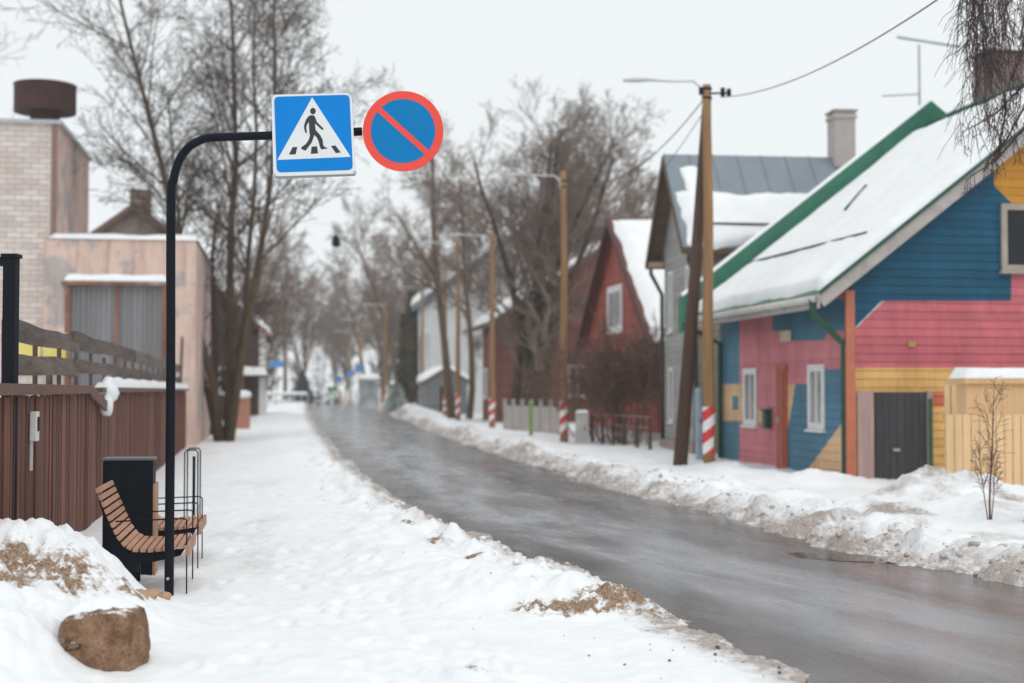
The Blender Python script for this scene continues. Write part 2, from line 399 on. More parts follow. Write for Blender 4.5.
for x, y, rx, ry, a in ((.42, 10.02, .26, .13, 1.25), (.80, 10.2, .22, .12, 1.2), (.12, 10.15, .15, .08, .7), (1.05, 9.95, .3, .12, .6), (-3.20, 9.0, .22, .30, 1.2), (-2.82, 9.1, .20, .3, .9),
                        (-3.0, 8.55, .14, .12, .9), (-3.75, 8.9, .22, .2, .85), (-2.52, 9.5, .12, .2, .7), (-.35, 12.6, .12, .12, .9), (-1.05, 15.3, .16, .2, 1.0), (-.75, 13.9, .12, .2, .8), (-.2, 8.0, .1, .06, .5)):
    soil += a * np.exp(-((GX - x) / rx) ** 2 - ((GY - y) / ry) ** 2)
rgh = fbm(GX * 14, GY * 14, 47, 3)
GZ = GZ + np.clip(soil, 0, 1) * (.02 + .085 * rgh) + np.clip(dirt_shade - .3, 0, 1) * .035 * rgh * (GY < 45)
rf = random.Random(77)
for k in range(230):      # trodden prints on the pavement
    fy = 6.8 * math.exp(rf.random() * 1.45); fx = float(XL(fy)) - 1.7 - abs(rf.gauss(.6, .55)); dx, dy = .055, .12
    i0, i1 = np.searchsorted(Yr, [fy - .4, fy + .4])
    sx_, sy_ = GX[i0:i1], GY[i0:i1]; an = .17 + rf.gauss(0, .25); ux = (sx_ - fx) * math.cos(an) + (sy_ - fy) * math.sin(an); uy = -(sx_ - fx) * math.sin(an) + (sy_ - fy) * math.cos(an)
    q = (ux / dx) ** 2 + (uy / dy) ** 2; GZ[i0:i1] += rf.uniform(.5, 1) * (-.028 * np.exp(-q ** 2) + .008 * np.exp(-(np.sqrt(q) - 1.5) ** 2 * 4))
dirt_shade = dirt_shade + .42 * S(fbm(GX * .9, GY * .35, 91, 4), .1, .55) * np.exp(-((DL - 2.6) / 1.1) ** 2) + .35 * S(fbm(GX * 2.5, GY * 1.5, 93, 4), .15, .6) * np.exp(-(DL / .9) ** 2)  # first term paints trodden-snow shading on the path; second is road-edge dirt
tag(grid_mesh('snow_ground', GX, GY, GZ, m_snow, {'dirt_shade': np.clip(dirt_shade, 0, 1.3), 'soil': np.clip(soil, 0, 1.3)}), kind='structure')
# road sheet, wider than the visible asphalt: the snow closes over its edges
ys = 3.0 * np.exp(np.arange(0, 400) * .0128); ts = np.linspace(-.35, 1.35, 36)
RX = XL(ys)[:, None] + (XR(ys) - XL(ys))[:, None] * ts[None, :]; RY = np.repeat(ys[:, None], len(ts), 1)
RZ = -.012 * ((ts[None, :] - .5) * 2) ** 2 + .006 * fbm(RX * .6, RY * .3, 61, 3)
UV = np.stack([np.repeat(ts[None, :] * 4.0, len(ys), 0), RY], -1)
mud = np.exp(-((RX - XR(RY)) / .7) ** 2) * .9 + np.exp(-((RX - XL(RY)) / .3) ** 2) * .6 + 1.0 * np.exp(-((RY - 8.2) / 3.6) ** 2) * S(RX - .22 * (RY - 8), 2.3, 4.0)
tt = np.repeat(ts[None, :], len(ys), 0) + .05 * fbm(RX * .5, RY * .12, 71, 3)
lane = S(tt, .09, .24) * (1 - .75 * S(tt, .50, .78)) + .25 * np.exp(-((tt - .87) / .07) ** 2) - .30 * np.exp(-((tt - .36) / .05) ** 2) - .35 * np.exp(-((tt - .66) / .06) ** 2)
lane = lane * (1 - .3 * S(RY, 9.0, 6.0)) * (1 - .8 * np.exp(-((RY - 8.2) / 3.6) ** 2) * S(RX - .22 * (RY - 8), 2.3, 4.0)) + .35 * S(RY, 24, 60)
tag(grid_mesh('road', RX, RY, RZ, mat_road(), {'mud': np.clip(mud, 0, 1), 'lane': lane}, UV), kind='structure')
pc = on(845, 557); mp_ = MB(); pts_ = []
for i in range(40):
    a = 6.2831853 * i / 40; r = 1 + .35 * float(fbm(np.array([math.cos(a) * 1.4 + 5]), np.array([math.sin(a) * 1.4]), 33, 3)[0])
    pts_.append(Vector((pc.x + r * (.62 * math.cos(a) + .05 * math.sin(a)), pc.y + r * (-.30 * math.cos(a) +   .30 * math.sin(a)), -.0055)))
mp_.add(pts_, [tuple(range(40))])
_g = NG('meltwater'); _g.base((.035, .027, .022)); _g.set(.12, 0, .4)
tag(mp_.build('puddle', _g.m, fix=False), kind='structure')
g_ = MB(); g_.quad((-3000, -600, -.35), (3000, -600, -.35), (3000, 5000, -.35), (-3000, 5000, -.35))
tag(g_.build('ground', m_snow), kind='structure')
# crumbs of ploughed snow along the kerb lines
rg = random.Random(5); mb = MB(); mbd = MB()
for i in range(1500):
    Y = 10.5 * math.exp(rg.random() ** 1.1 * 1.7); side = rg.random()
    if side < .72:
        X = float(XR(Y)) + abs(rg.gauss(.25, .55)); r = .010 + .034 * rg.random() ** 4
        mb.blob((X, Y, gz(X, Y) + r * .1), r, i, .9, 1, (1.1, 1, .75))
    else:
        X = float(XL(Y)) - abs(rg.gauss(.3, .5)); r = .010 + .03 * rg.random() ** 4
        mbd.blob((X, Y, gz(X, Y) + r * .3), r, i, .5, 1, (1.1, 1, .75))
m_clod = simple('dirty_snow_clod', (.50, .46, .43), .8, .45, 9, bump=.4)
m_clod2 = simple('clean_snow_clod', (.78, .78, .79), .7, .15, 9, bump=.4)
mg = MB()
for i in range(150):
    Y = 6.6 + 5.5 * rg.random() ** 1.2; X = float(XL(Y)) - abs(rg.gauss(0, .55)); r = .004 + .011 * rg.random() ** 4
    mg.blob((X, Y, gz(X, Y) + r * .3), r, i, .8, 1)
tag(mg.build('road_grit', simple('brown_grit', (.10, .075, .06), .9), smooth=False, fix=False), kind='stuff')
tag(mb.build('snow_clods', m_clod, smooth=True, fix=False), kind='stuff'); tag(mbd.build('snow_crumbs', m_clod2, smooth=True, fix=False), kind='stuff')

# ------------------------------------------------------------------ houses
class Frame:
    def __init__(s, O, e1): s.O = Vector(O); s.a = Vector(e1).normalized(); s.b = Vector((s.a.y, -s.a.x, 0))
    def p(s, u, q, z): return s.O + s.a * u + s.b * q + ZUP * z
def siding(mb, P, ext, z0, z1, pitch, lap=.02, seed=0):
    rg_ = random.Random(seed); z = z0
    while z < z1 - 1e-4:
        zt = min(z + pitch, z1); a0, a1 = ext(z); b0, b1 = ext(zt); mb.cr = rg_.random()
        if a1 - a0 > .02:
            mb.quad(P(a0, lap, z), P(a1, lap, z), P(b1, .003, zt), P(b0, .003, zt)); mb.quad(P(a0, 0, z), P(a1, 0, z), P(a1, lap, z), P(a0, lap, z))
        z = zt
    mb.cr = 0
def window(root, P, u0, u1, z0, z1, mf, mg, fr=.09, bars=(1, 1), depth=.06, name='window'):
    mb = MB()
    def bar(a0, a1, c0, c1, d=depth, b0=.02):
        pts = [P(a0, b0, c0), P(a1, b0, c0), P(a1, b0, c1), P(a0, b0, c1)]
        mb.prism(pts, P(a0, d, c0) - P(a0, b0, c0))
    bar(u0, u1, z0, z0 + fr); bar(u0, u1, z1 - fr, z1); bar(u0, u0 + fr, z0 + fr, z1 - fr); bar(u1 - fr, u1, z0 + fr, z1 - fr)
    bar(u0 - .04, u1 + .04, z0 - .05, z0 - .003, depth + .05)
    for i in range(1, bars[0]): c = u0 + (u1 - u0) * i / bars[0]; bar(c - .03, c + .03, z0 + fr, z1 - fr, depth - .012)
    for i in range(1, bars[1]):
        c = z0 + (z1 - z0) * (i / bars[1] if bars[1] != 3 else (.62 if i == 1 else 2)); 
        if c < z1 - fr: bar(u0 + fr, u1 - fr, c - .025, c + .025, depth - .015)
    o = mb.build(name, mf, root)
    g = MB(); g.prism([P(u0 + fr * .6, .024, z0 + fr * .6), P(u1 - fr * .6, .024, z0 + fr * .6), P(u1 - fr * .6, .024, z1 - fr * .6), P(u0 + fr * .6, .024, z1 - fr * .6)], P(0, .006, 0) - P(0, 0, 0))
    g.build('pane', mg, o); return o
def snow_sheet(root, P, p0, p1, q0, q1, T, nu=40, nv=30, seed=0, ragged=.15, edge=.25, name='snow_cover'):
    """snow lying on a sloping plane; P(p, q, lift)"""
    U = np.linspace(0, 1, nu); V = np.linspace(0, 1, nv); UU, VV = np.meshgrid(U, V, indexing='ij')
    L1, L2 = p1 - p0, q1 - q0
    rp = fbm(VV * L2 * 1.1 + seed, UU * 0 + seed, seed, 3) * ragged; rq = fbm(UU * L1 * .9 + seed, VV * 0, seed + 3, 3) * ragged
    pp = p0 + UU * L1 + rp * (1 - 2 * UU) * -1 * np.abs(1 - 2 * UU); qq = q0 + VV * L2 + rq * np.abs(1 - 2 * VV) * np.where(VV < .5, 1, -.6)
    d = np.minimum(np.minimum(UU * L1, (1 - UU) * L1), np.minimum(VV * L2, (1 - VV) * L2))
    t = .004 + T * np.sqrt(np.clip(1 - (1 - np.clip(d / edge, 0, 1)) ** 2, 0, 1)) * (1 + .25 * fbm(pp * .8, qq * .8, seed + 7, 4))
    mb = MB(); mb.v = [tuple(P(float(pp[i, j]), float(qq[i, j]), float(t[i, j]))) for i in range(nu) for j in range(nv)]
    for i in range(nu - 1):
        for j in range(nv - 1): mb.f.append((i * nv + j, i * nv + j + 1, (i + 1) * nv + j + 1, (i + 1) * nv + j)); mb.r.append(0)
    return mb.build(name, m_roofsnow, root, smooth=True)
class GableHouse:
    """ridge along a (u 0..L), gables across b (q 0..W)"""
    def __init__(s, name, O, e1, L, W, ze, zr, label, cat='house', ov=.5, ovg=.4, th=.12, z0=-.3):
        s.f = Frame(O, e1); s.L, s.W, s.ze, s.zr, s.ov, s.ovg, s.th, s.z0 = L, W, ze, zr, ov, ovg, th, z0
        s.k = (zr - ze) / (W / 2); s.root = thing(name, s.f.p(0, 0, 0), label, cat)
    def P(s, u, q, z): return s.f.p(u, q, z)
    # wall planes: P(along, out, z)
    def w_q0(s): return lambda u, o, z: s.f.p(u, -o, z)
    def w_q1(s): return lambda u, o, z: s.f.p(u, s.W + o, z)
    def w_u0(s): return lambda q, o, z: s.f.p(-o, q, z)
    def w_u1(s): return lambda q, o, z: s.f.p(s.L + o, q, z)
    def gext(s):
        def e(z):
            i = max(0, (z - s.ze) / s.k); return (i, s.W - i)
        return e
    def core(s, mat, inset=.03):
        mb = MB(); i = inset
        mb.prism([s.P(i, i, s.z0), s.P(i, s.W - i, s.z0), s.P(i, s.W - i, s.ze), s.P(i, s.W / 2, s.zr - i), s.P(i, i, s.ze)], s.f.a * (s.L - 2 * i))
        return mb.build('wall_core', mat, s.root)
    def wall(s, which, mat, pitch=.16, name='wall', lap=.02):
        mb = MB()
        for k, wname in enumerate(which):
            Pf = getattr(s, 'w_' + wname)()
            if wname[0] == 'q': siding(mb, Pf, lambda z: (0, s.L), s.z0, s.ze + .05, pitch, lap, k)
            else: siding(mb, Pf, s.gext(), s.z0, s.zr - .02, pitch, lap, k + 5)
        return mb.build(name, mat, s.root)
    def rz(s, q): return s.ze + s.k * min(q, s.W - q)
    def roof(s, mat, name='roof', seams=0):
        mb = MB(); n = s.th
        for sgn in (0, 1):
            q0, q1 = (-s.ov, s.W / 2) if sgn == 0 else (s.W + s.ov, s.W / 2)
            za = s.ze - s.ov * s.k; zb = s.zr; u0, u1 = -s.ovg, s.L + s.ovg
            lo = .012
            mb.add([s.P(u0, q0, za + lo), s.P(u1, q0, za + lo), s.P(u1, q1, zb + lo), s.P(u0, q1, zb + lo),
                    s.P(u0, q0, za + n), s.P(u1, q0, za + n), s.P(u1, q1, zb + n), s.P(u0, q1, zb + n)],
                   [(0, 1, 2, 3), (4, 7, 6, 5), (0, 4, 5, 1), (1, 5, 6, 2), (2, 6, 7, 3), (3, 7, 4, 0)])
            if seams:
                kk = int((u1 - u0) / seams)
                for i in range(kk + 1):
                    u = u0 + (u1 - u0) * i / kk
                    mb.beam(s.P(u, q0, za + n + .012), s.P(u, q1, zb + n + .012), .02, .03)
        return mb.build(name, mat, s.root)
    def fascia(s, mat, h=.2, name='fascia'):
        mb = MB(); za = s.ze - s.ov * s.k; c = s.th - .02 - h / 2
        for u in (-s.ovg - .02, s.L + s.ovg + .02):
            for q0 in (-s.ov, s.W + s.ov):
                mb.beam(s.P(u, q0, za + c), s.P(u, s.W / 2 + (.004 if q0 < 0 else -.004), s.zr + c), .038, h)
        for q0 in (-s.ov - .02, s.W + s.ov + .02):
            mb.beam(s.P(-s.ovg - .04, q0, za + c), s.P(s.L + s.ovg + .04, q0, za + c), .036, h)
        return mb.build(name, mat, s.root)
    def slope(s, side=0):
        cz = 1 / math.sqrt(1 + s.k ** 2); nb = -s.k * cz if side == 0 else s.k * cz
        def Pf(u, q, t):
            qq = q if side == 0 else s.W - q
            return s.f.p(u, qq + nb * t, s.ze + s.k * q + s.th + cz * t)
        return Pf
    def chimney(s, u, q, wd, dp, ztop, mat, cap=None):
        mb = MB(); zb = s.rz(q) - .2
        mb.box(s.P(u, q, (zb + ztop) / 2), (dp, wd, ztop - zb), (s.f.a, s.f.b, ZUP))
        mb.box(s.P(u, q, ztop - .12), (dp + .07, wd + .07, .1), (s.f.a, s.f.b, ZUP))
        o = mb.build('chimney', mat, s.root)
        if cap:
            c = MB(); c.box(s.P(u, q, ztop + .035), (dp + .1, wd + .1, .06), (s.f.a, s.f.b, ZUP)); c.build('chimney_cap', cap, o)
        return o
def pipe(root, pts, r, mat, name='downpipe'):
    mb = MB(); mb.tube(pts, r, 10); return mb.build(name, mat, root, smooth=True)

A_ST = Vector((-.158, .987, 0)).normalized()          # the street runs this way
# ---- painted wooden house
OC = Vector((5.96, 25.0, 0)); H = GableHouse('painted_house', OC, A_ST, 7.6, 10.3, 3.72, 7.70, 'wooden house painted in blue, pink and yellow fields under a snowy green roof', ov=.74, ovg=.42, th=.12)
BST = H.f.b
def ps(px, py): return onwall(px, py, OC, A_ST)
def pg(px, py): return onwall(px, py, OC, BST)
PINK = (.72, .25, .29); BLUE = (.085, .235, .345); YEL = (.82, .50, .17); PEACH = (.82, .54, .31); DBLUE = (.001, .092, .175); GPINK = (.66, .165, .20); OCHRE = (.64, .29, .03); CORAL = (.68, .19, .10)
m_street = mat_patches('painted_boards_street', A_ST, PINK, [
    ([ps(840, 300), ps(786, 300), ps(779, 330), ps(847, 330)], BLUE), ([ps(848, 300), ps(772, 290), ps(773, 331), ps(848, 331)], BLUE), ([ps(828, 331), ps(793, 331), ps(793, 341), ps(825, 340)], BLUE),
    ([ps(740, 280), ps(715, 280), ps(715, 480), ps(740, 480)], BLUE),
    ([ps(744, 384), ps(715, 384), ps(715, 421), ps(744, 421)], PEACH), ([ps(739, 396), ps(733, 396), ps(733, 410), ps(739, 410)], BLUE),
    ([ps(770, 408), ps(757, 410), ps(757, 423), ps(770, 423)], PEACH),
    ([ps(797, 384), ps(785, 384), ps(785, 432), ps(789, 430)], PEACH),
    ([ps(849, 369), ps(826, 369), ps(826, 480), ps(849, 480)], BLUE), ([ps(828, 384), ps(796, 384), ps(788, 432), ps(785, 480), ps(828, 480)], BLUE),
    ([ps(851, 415), ps(841, 425), ps(808, 470), ps(803, 480), ps(851, 480)], PEACH), ])
m_gable = mat_patches('painted_boards_gable', BST, GPINK, [
    ([pg(845, 150), pg(1011, 150), pg(1011, 301), pg(845, 301)], DBLUE), ([pg(845, 301), pg(884, 301), pg(850, 334), pg(845, 338)], (.55, .57, .58)), ([pg(845, 300), pg(882, 300), pg(852, 330), pg(845, 336)], DBLUE),
    ([pg(984, 176), pg(994, 186), pg(994, 204), pg(1060, 204), pg(1060, 60), pg(984, 60)], OCHRE), ([pg(994, 186), pg(1300, 186), pg(1300, 0), pg(994, 0)], OCHRE),
    ([pg(845, 368), pg(1200, 368), pg(1200, 392), pg(845, 392)], YEL), ([pg(845, 391), pg(1200, 391), pg(1200, 500), pg(845, 500)], YEL), ([pg(926, 391), pg(946, 391), pg(946, 407), pg(926, 407)], CORAL)])
H.core(simple('hidden_planks', (.2, .18, .16)))
H.wall(['q0'], m_street, .155, 'street_wall'); H.wall(['u0'], m_gable, .15, 'gable_wall'); H.wall(['q1', 'u1'], simple('dull_blue_boards', (.1, .2, .28), rnd=.2), .155, 'rear_wall')
H.roof(m_green); m_oldboard = simple('weathered_fascia_board', (.38, .35, .33), .85, .25, 3, (1, 1, 1), .3, 30); H.fascia(m_oldboard, .24)
mb = MB()   # green edge trim along the near rake and the eave
za = H.ze - H.ov * H.k
mb.beam(H.P(-.485, -.76, za + .125), H.P(-.485, H.W / 2 - .004, H.zr + .14), .05, .06); mb.beam(H.P(-.485, H.W + .76, za + .125), H.P(-.485, H.W / 2 + .004, H.zr + .14), .05, .06)
mb.build('rake_trim', m_dgreen, H.root)
mb = MB(); mb.beam(H.P(-.4, H.W / 2, H.zr + .15), H.P(7.45, H.W / 2, H.zr + .15), .34, .06); mb.build('ridge_cap', m_green, H.root)
# fire wall at the far gable, clad in green sheet, snow on its top
UP0, UP1, PH = 7.50, 7.84, .70
for q0, q1 in ((-.92, H.W / 2), (H.W + .92, H.W / 2)):
    mb = MB(); z0_, z1_ = H.ze + H.k * -.92, H.zr
    pts = [H.P(UP0, q0, z0_ - .1), H.P(UP0, q1, z1_ - .1), H.P(UP0, q1, z1_ + PH), H.P(UP0, q0, z0_ + PH)]
    mb.prism(pts, A_ST * (UP1 - UP0)); mb.build('fire_wall', m_green, H.root)
mb = MB()
for i in range(26):
    q = -.90 + (H.W / 2 + .86) * i / 25.0; mb.v += [tuple(H.P(UP0 + .03, q, H.ze + H.k * q + PH + .004)), tuple(H.P(UP0 + .09, q, H.ze + H.k * q + PH + .07 + .02 * math.sin(i * 2.1))), tuple(H.P(UP1 - .03, q, H.ze + H.k * q + PH + .06))]
    if i: b = 3 * i; mb.f += [(b - 3, b, b + 1, b - 2), (b - 2, b + 1, b + 2, b - 1)]; mb.r += [0, 0]
mb.build('fire_wall_snow', m_roofsnow, H.root, smooth=True)
SL = H.slope(0)
snow_sheet(H.root, SL, -.36, 7.28, -.68, 4.82, .17, 70, 60, 3, .10, .16)
snow_sheet(H.root, H.slope(1), -.36, 7.42, -.68, 4.95, .16, 30, 30, 4, .1, .2)
mb = MB()
for (pa, pb) in (((0.3, .55), (7.1, .62)), ((4.2, 1.75), (5.1, 2.6))):
    mb.tube([SL(pa[0], pa[1], .185), SL(pb[0], pb[1], .185)], .028, 6)
mb.build('snow_guard', m_black, H.root)
# gutter, pipes, corner board, door, windows, little things on the wall
gut = MB(); gut.tube([H.P(-.40, -.82, za + .02), H.P(7.45, -.82, za + .02)], .06, 10); gut.build('gutter', simple('white_gutter', (.55, .54, .52)), H.root, smooth=True)
pipe(H.root, [H.P(-.30, -.82, za + .03), H.P(-.30, -.82, za - .22), H.P(.06, -.10, za - .75), H.P(.06, -.10, 0.05)], .065, m_dgreen)
pipe(H.root, [H.P(7.3, -.82, za + .03), H.P(7.3, -.82, za - .15), H.P(7.3, -.10, za - .5), H.P(7.3, -.10, 0.05)], .06, m_dgreen)
m_orange = simple('orange_corner_board', (.50, .165, .095), .6)
mb = MB(); mb.box(H.P(-.03, -.03, 1.65), (.07, .16, 3.4), (A_ST, BST, ZUP)); mb.box(H.P(.03, -.045, 1.65), (.10, .03, 3.4), (A_ST, BST, ZUP)); mb.build('corner_board', m_orange, H.root)
Wst = H.w_q0()
for a, b in (((826, 364), (810, 429)), ((758, 368), (745, 425))):
    (u0, z1), (u1, z0) = ps(*a), ps(*b); window(H.root, Wst, u0, u1, z0, z1, m_whitepaint, m_glass_pale, .13, (2, 1), .05)
(u0, z1), (u1, _) = ps(788, 364), ps(778, 364)
mb = MB(); fr = .1
mb.prism([Wst(u0, .02, -.1), Wst(u0, .02, z1), Wst(u1, .02, z1), Wst(u1, .02, -.1)], Wst(0, .05, 0) - Wst(0, .02, 0)); do = mb.build('door', simple('rust_red_door', (.45, .11, .055), .55), H.root)
mb = MB(); mb.prism([Wst(u0 + .1, .055, -.05), Wst(u0 + .1, .055, z1 - .12), Wst(u1 - .1, .055, z1 - .12), Wst(u1 - .1, .055, -.05)], Wst(0, .07, 0) - Wst(0, .055, 0)); mb.build('door_leaf', simple('rust_red_leaf', (.36, .085, .045), .5), do)
mb = MB(); mb.box(Wst(u1 - .25, .09, 1.0), (.03, .06, .12), (A_ST, BST, ZUP)); mb.build('handle', m_galv, do)
(u0, z1), (u1, z0) = ps(772.5, 411), ps(769, 428)
mb = MB(); mb.box(Wst((u0 + u1) / 2, .09, (z0 + z1) / 2), (abs(u1 - u0), .12, abs(z1 - z0)), (A_ST, BST, ZUP)); mb.box(Wst((u0 + u1) / 2, .10, z1 + .02), (abs(u1 - u0) + .05, .15, .04), (A_ST, BST, ZUP)); mb.build('mailbox', m_dgreen, H.root)
(u0, z1), (u1, z0) = ps(793, 330), ps(783, 342)
mb = MB(); mb.box(Wst((u0 + u1) / 2, .05, (z0 + z1) / 2), (abs(u1 - u0), .03, abs(z1 - z0)), (A_ST, BST, ZUP)); mb.build('house_plate', simple('cream_plate', (.62, .52, .36), .5), H.root)
Wg = H.w_u0()
(u0, z1), (u1, z0) = pg(999, 204), pg(1056, 272); window(H.root, Wg, u0, u1, z0, z1, simple('grey_brown_window_frame', (.35, .30, .26)), m_glass, .11, (2, 1), .09)
mb = MB(); (u0, z1), (u1, z0) = pg(856, 391), pg(873, 484)
mb.prism([Wg(u0, .02, -.1), Wg(u0, .02, z1), Wg(u1, .02, z1), Wg(u1, .02, -.1)], Wg(0, .07, 0) - Wg(0, .02, 0)); mb.build('side_panel', simple('grey_pink_boards', (.42, .29, .27), .7, .2, 6, (3, 3, .2)), H.root)
mb = MB(); (u0, z1), (u1, z0) = pg(873, 391), pg(925, 484); nb = 7
for i in range(nb):
    mb.cr = (i * 37 % 7) / 7; a, b = u0 + (u1 - u0) * i / nb + .004, u0 + (u1 - u0) * (i + 1) / nb - .004
    mb.prism([Wg(a, .03, -.1), Wg(b, .03, -.1), Wg(b, .03, z1 - .02), Wg(a, .03, z1 - .02)], Wg(0, .09, 0) - Wg(0, .03, 0))
do = mb.build('gate_door', simple('charcoal_boards', (.055, .058, .066), .6, .2, 8, (2, 2, .2), rnd=.25), H.root)
mb = MB(); mb.box(Wg((u0 + u1) / 2 - .1, .11, .55), (.12, .04, .05), (BST, A_ST, ZUP)); mb.build('handle', m_galv, do)
mb = MB(); mb.prism([Wg(u1, .02, -.1), Wg(u1 + .1, .02, -.1), Wg(u1 + .1, .02, z1), Wg(u1, .02, z1)], Wg(0, .13, 0) - Wg(0, .02, 0)); mb.build('door_post', simple('grey_post', (.33, .27, .25)), H.root)
mb = MB(); (u0, z1), (u1, z0) = pg(908, 341), pg(914, 347); mb.box(Wg((u0 + u1) / 2, .03, (z0 + z1) / 2), (.13, .04, .1), (BST, A_ST, ZUP)); mb.build('wall_vent', simple('ochre_vent', (.4, .25, .1)), H.root)
m_greenpost = simple('green_post', (.03, .12, .06))
mb = MB(); mb.box(Wg(pg(926, 440)[0], .2, .75), (.05, .05, 1.4), (BST, A_ST, ZUP)); mb.build('gate_stop', m_greenpost, H.root)
m_chbr = mat_brick('sooty_chimney_brick', (.16, .10, .085), (.22, .16, .14), (.25, .23, .22), (.8, .6, 0))
H.chimney(5.9, 6.0, .86, .7, 9.1, m_chbr, simple('soot_black', (.02, .02, .022)))
P0 = Vector((at(919, 45, 34.6).x, 34.6, 0)); t = thing('tv_antenna', P0, 'thin television antenna mast rising behind the green fire wall of the painted house', 'antenna')
zt = at(919, 45, P0.y).z; x0 = P0.x
mb = MB(); mb.tube([P0, (P0.x, P0.y, zt)], .03, 6); mb.build('mast', m_galv, t)
mb = MB(); mb.tube([at(897, 37, P0.y), at(961, 47, P0.y)], .035, 6); mb.build('boom', m_galv, t)
mb = MB(); mb.tube([at(882, 96, P0.y), at(921, 94, P0.y)], .02, 6); mb.build('boom', m_galv, t)

# ---- yard fence and shed in front of the painted gable
FO = Vector((6.05, 20.6, 0)); bw = .112
t = thing('board_fence', FO, 'tan vertical board fence in front of the pink and yellow gable', 'fence')
mb = MB(); rg = random.Random(3); m_tan = simple('tan_painted_boards', (.76, .51, .275), .6, .12, 4, (3, 3, .2), rnd=.14)
i = 0; FO = at(947, 470, 20.7); FO.z = 0
while i < 31:
    p = FO + BST * (i * (bw + .018) + .05); mb.cr = rg.random(); mb.box(p + ZUP * (.56 + .004 * rg.random()), (bw, .022, 1.36), (BST, A_ST, ZUP)); i += 1
mb.build('boards', m_tan, t)
mb = MB()
for z in (.35, 1.0): mb.box(FO + BST * 1.95 + A_ST * .05 + ZUP * z, (3.9, .04, .07), (BST, A_ST, ZUP))
mb.build('rail', m_tan, t)
SO = at(966, 470, 22.0); SO.z = 0
t = thing('shed', SO, 'low tan wooden shed with a snow covered roof behind the board fence', 'shed')
mb = MB(); zt = at(980, 384, 22).z
for i in range(7):
    mb.cr = rg.random(); mb.box(SO + BST * (.3 + i * .6) + ZUP * (zt / 2 - .1), (.594, .05, zt + .2), (BST, A_ST, ZUP))
mb.box(SO + BST * 2.1 + A_ST * .26 + ZUP * (zt / 2 - .1), (4.15, .44, zt + .18), (BST, A_ST, ZUP)); mb.build('wall', m_tan, t)
mb = MB(); mb.box(SO + BST * 2.1 + A_ST * .25 + ZUP * (zt + .045), (4.3, .7, .08), (BST, A_ST, ZUP)); rf = mb.build('roof', m_tan, t)
snow_sheet(t, lambda p, q, l: SO + BST * p + A_ST * q + ZUP * (zt + .085 + l), -.03, 4.23, -.09, .58, .16, 40, 14, 8, .03, .1)
t = thing('fence_post', at(951, 470, 21.3) * 1.0, 'pair of tall tan gate boards left of the shed', 'post'); t.location.z = 0
mb = MB(); X0 = t.location
for k in (0, 1): mb.box(X0 + Vector((-.045 + k * .09, 0, .8)), (.075, .05, 1.75)); 
mb.box(X0 + Vector((0, .06, 1.2)), (.2, .05, .08)); mb.build('boards', m_tan, t)

# ---- grey house
OG = Vector((4.55, 35.0, 0)); AG = Vector((-.11, 1, 0)).normalized(); EB = Vector((AG.y, -AG.x, 0))
# ridge runs away from the street: frame a = EB, then b = (a.y,-a.x) points back to the camera, so start at the far corner
G = GableHouse('grey_house', OG + AG * 3.6, EB, 9.5, 3.6, 5.45, 7.62, 'tall narrow grey boarded house with a steep grey metal roof', ov=.38, ovg=.42, th=.1)
m_greyb = simple('grey_siding', (.36, .36, .335), .7, .12, 3, rnd=.16)
G.core(m_greyb); G.wall(['u0', 'u1', 'q0'], m_greyb, .16); G.wall(['q1'], simple('beige_siding', (.42, .36, .28), .7, .12, 3, rnd=.15), .16, 'side_wall')
m_metal = simple('grey_sheet_roof', (.20, .235, .27), .5, .12, 1.2, metal=.25, bump=.05); G.roof(m_metal, seams=.62)
m_soffit = simple('brown_soffit', (.12, .075, .05), .8, .25, 5); G.fascia(m_soffit, .16)
mb = MB(); zg = G.ze - G.ov * G.k   # boarded soffit under the gable overhang
for qa in (-G.ov, G.W + G.ov):
    mb.add([G.P(-.41, qa, zg + .004), G.P(-.03, qa, zg + .004), G.P(-.03, G.W / 2, G.zr + .004), G.P(-.41, G.W / 2, G.zr + .004)], [(0, 1, 2, 3)])
mb.build('soffit', m_soffit, G.root)
for qa in (-.2, G.W + .2): mb = MB(); mb.box(G.P(-.22, qa, zg + .02), (.36, .36, .14), (G.f.a, G.f.b, ZUP)); mb.build('eave_return', simple('worn_cream_trim', (.45, .33, .24)), G.root)
S1 = G.slope(1)
snow_sheet(G.root, S1, -.3, 9.6, -.34, .86, .16, 60, 24, 12, .30, .25); snow_sheet(G.root, S1, -.1, .45, .6, 1.45, .10, 16, 20, 15, .3, .25)
snow_sheet(G.root, G.slope(0), -.3, 9.6, -.34, 1.1, .16, 40, 20, 13, .2, .25)
mb = MB(); mb.tube([S1(.2, .02, .2), S1(9.4, .02, .2)], .025, 6); mb.build('snow_guard', m_black, G.root)
G.chimney(4.35, G.W / 2, .62, .55, at(842, 112, 37).z, mat_brick('pale_chimney_brick', (.50, .44, .42), (.56, .50, .48), (.4, .37, .36), (.95, .3, 0)), simple('chimney_cap_grey', (.36, .31, .28)))
Wgr = G.w_u0()
for (q0, q1) in ((.55, 1.05), (2.55, 3.0)):
    for (z0, z1) in ((3.15, 4.75), (.75, 2.2)): window(G.root, Wgr, q0, q1, z0, z1, m_whitepaint, m_glass_pale, .1, (2, 1), .04)
pipe(G.root, [G.P(-.3, -.42, zg + .02), G.P(-.3, -.42, zg - .2), G.P(-.06, -.1, zg - .8), G.P(-.06, -.1, .05)], .055, simple('dark_pipe', (.05, .055, .055)))
pipe(G.root, [G.P(-.3, G.W + .42, zg + .02), G.P(-.3, G.W + .42, zg - .2), G.P(-.06, G.W + .1, zg - .7), G.P(-.06, G.W + .1, .05)], .05, MATS['dark_pipe'])
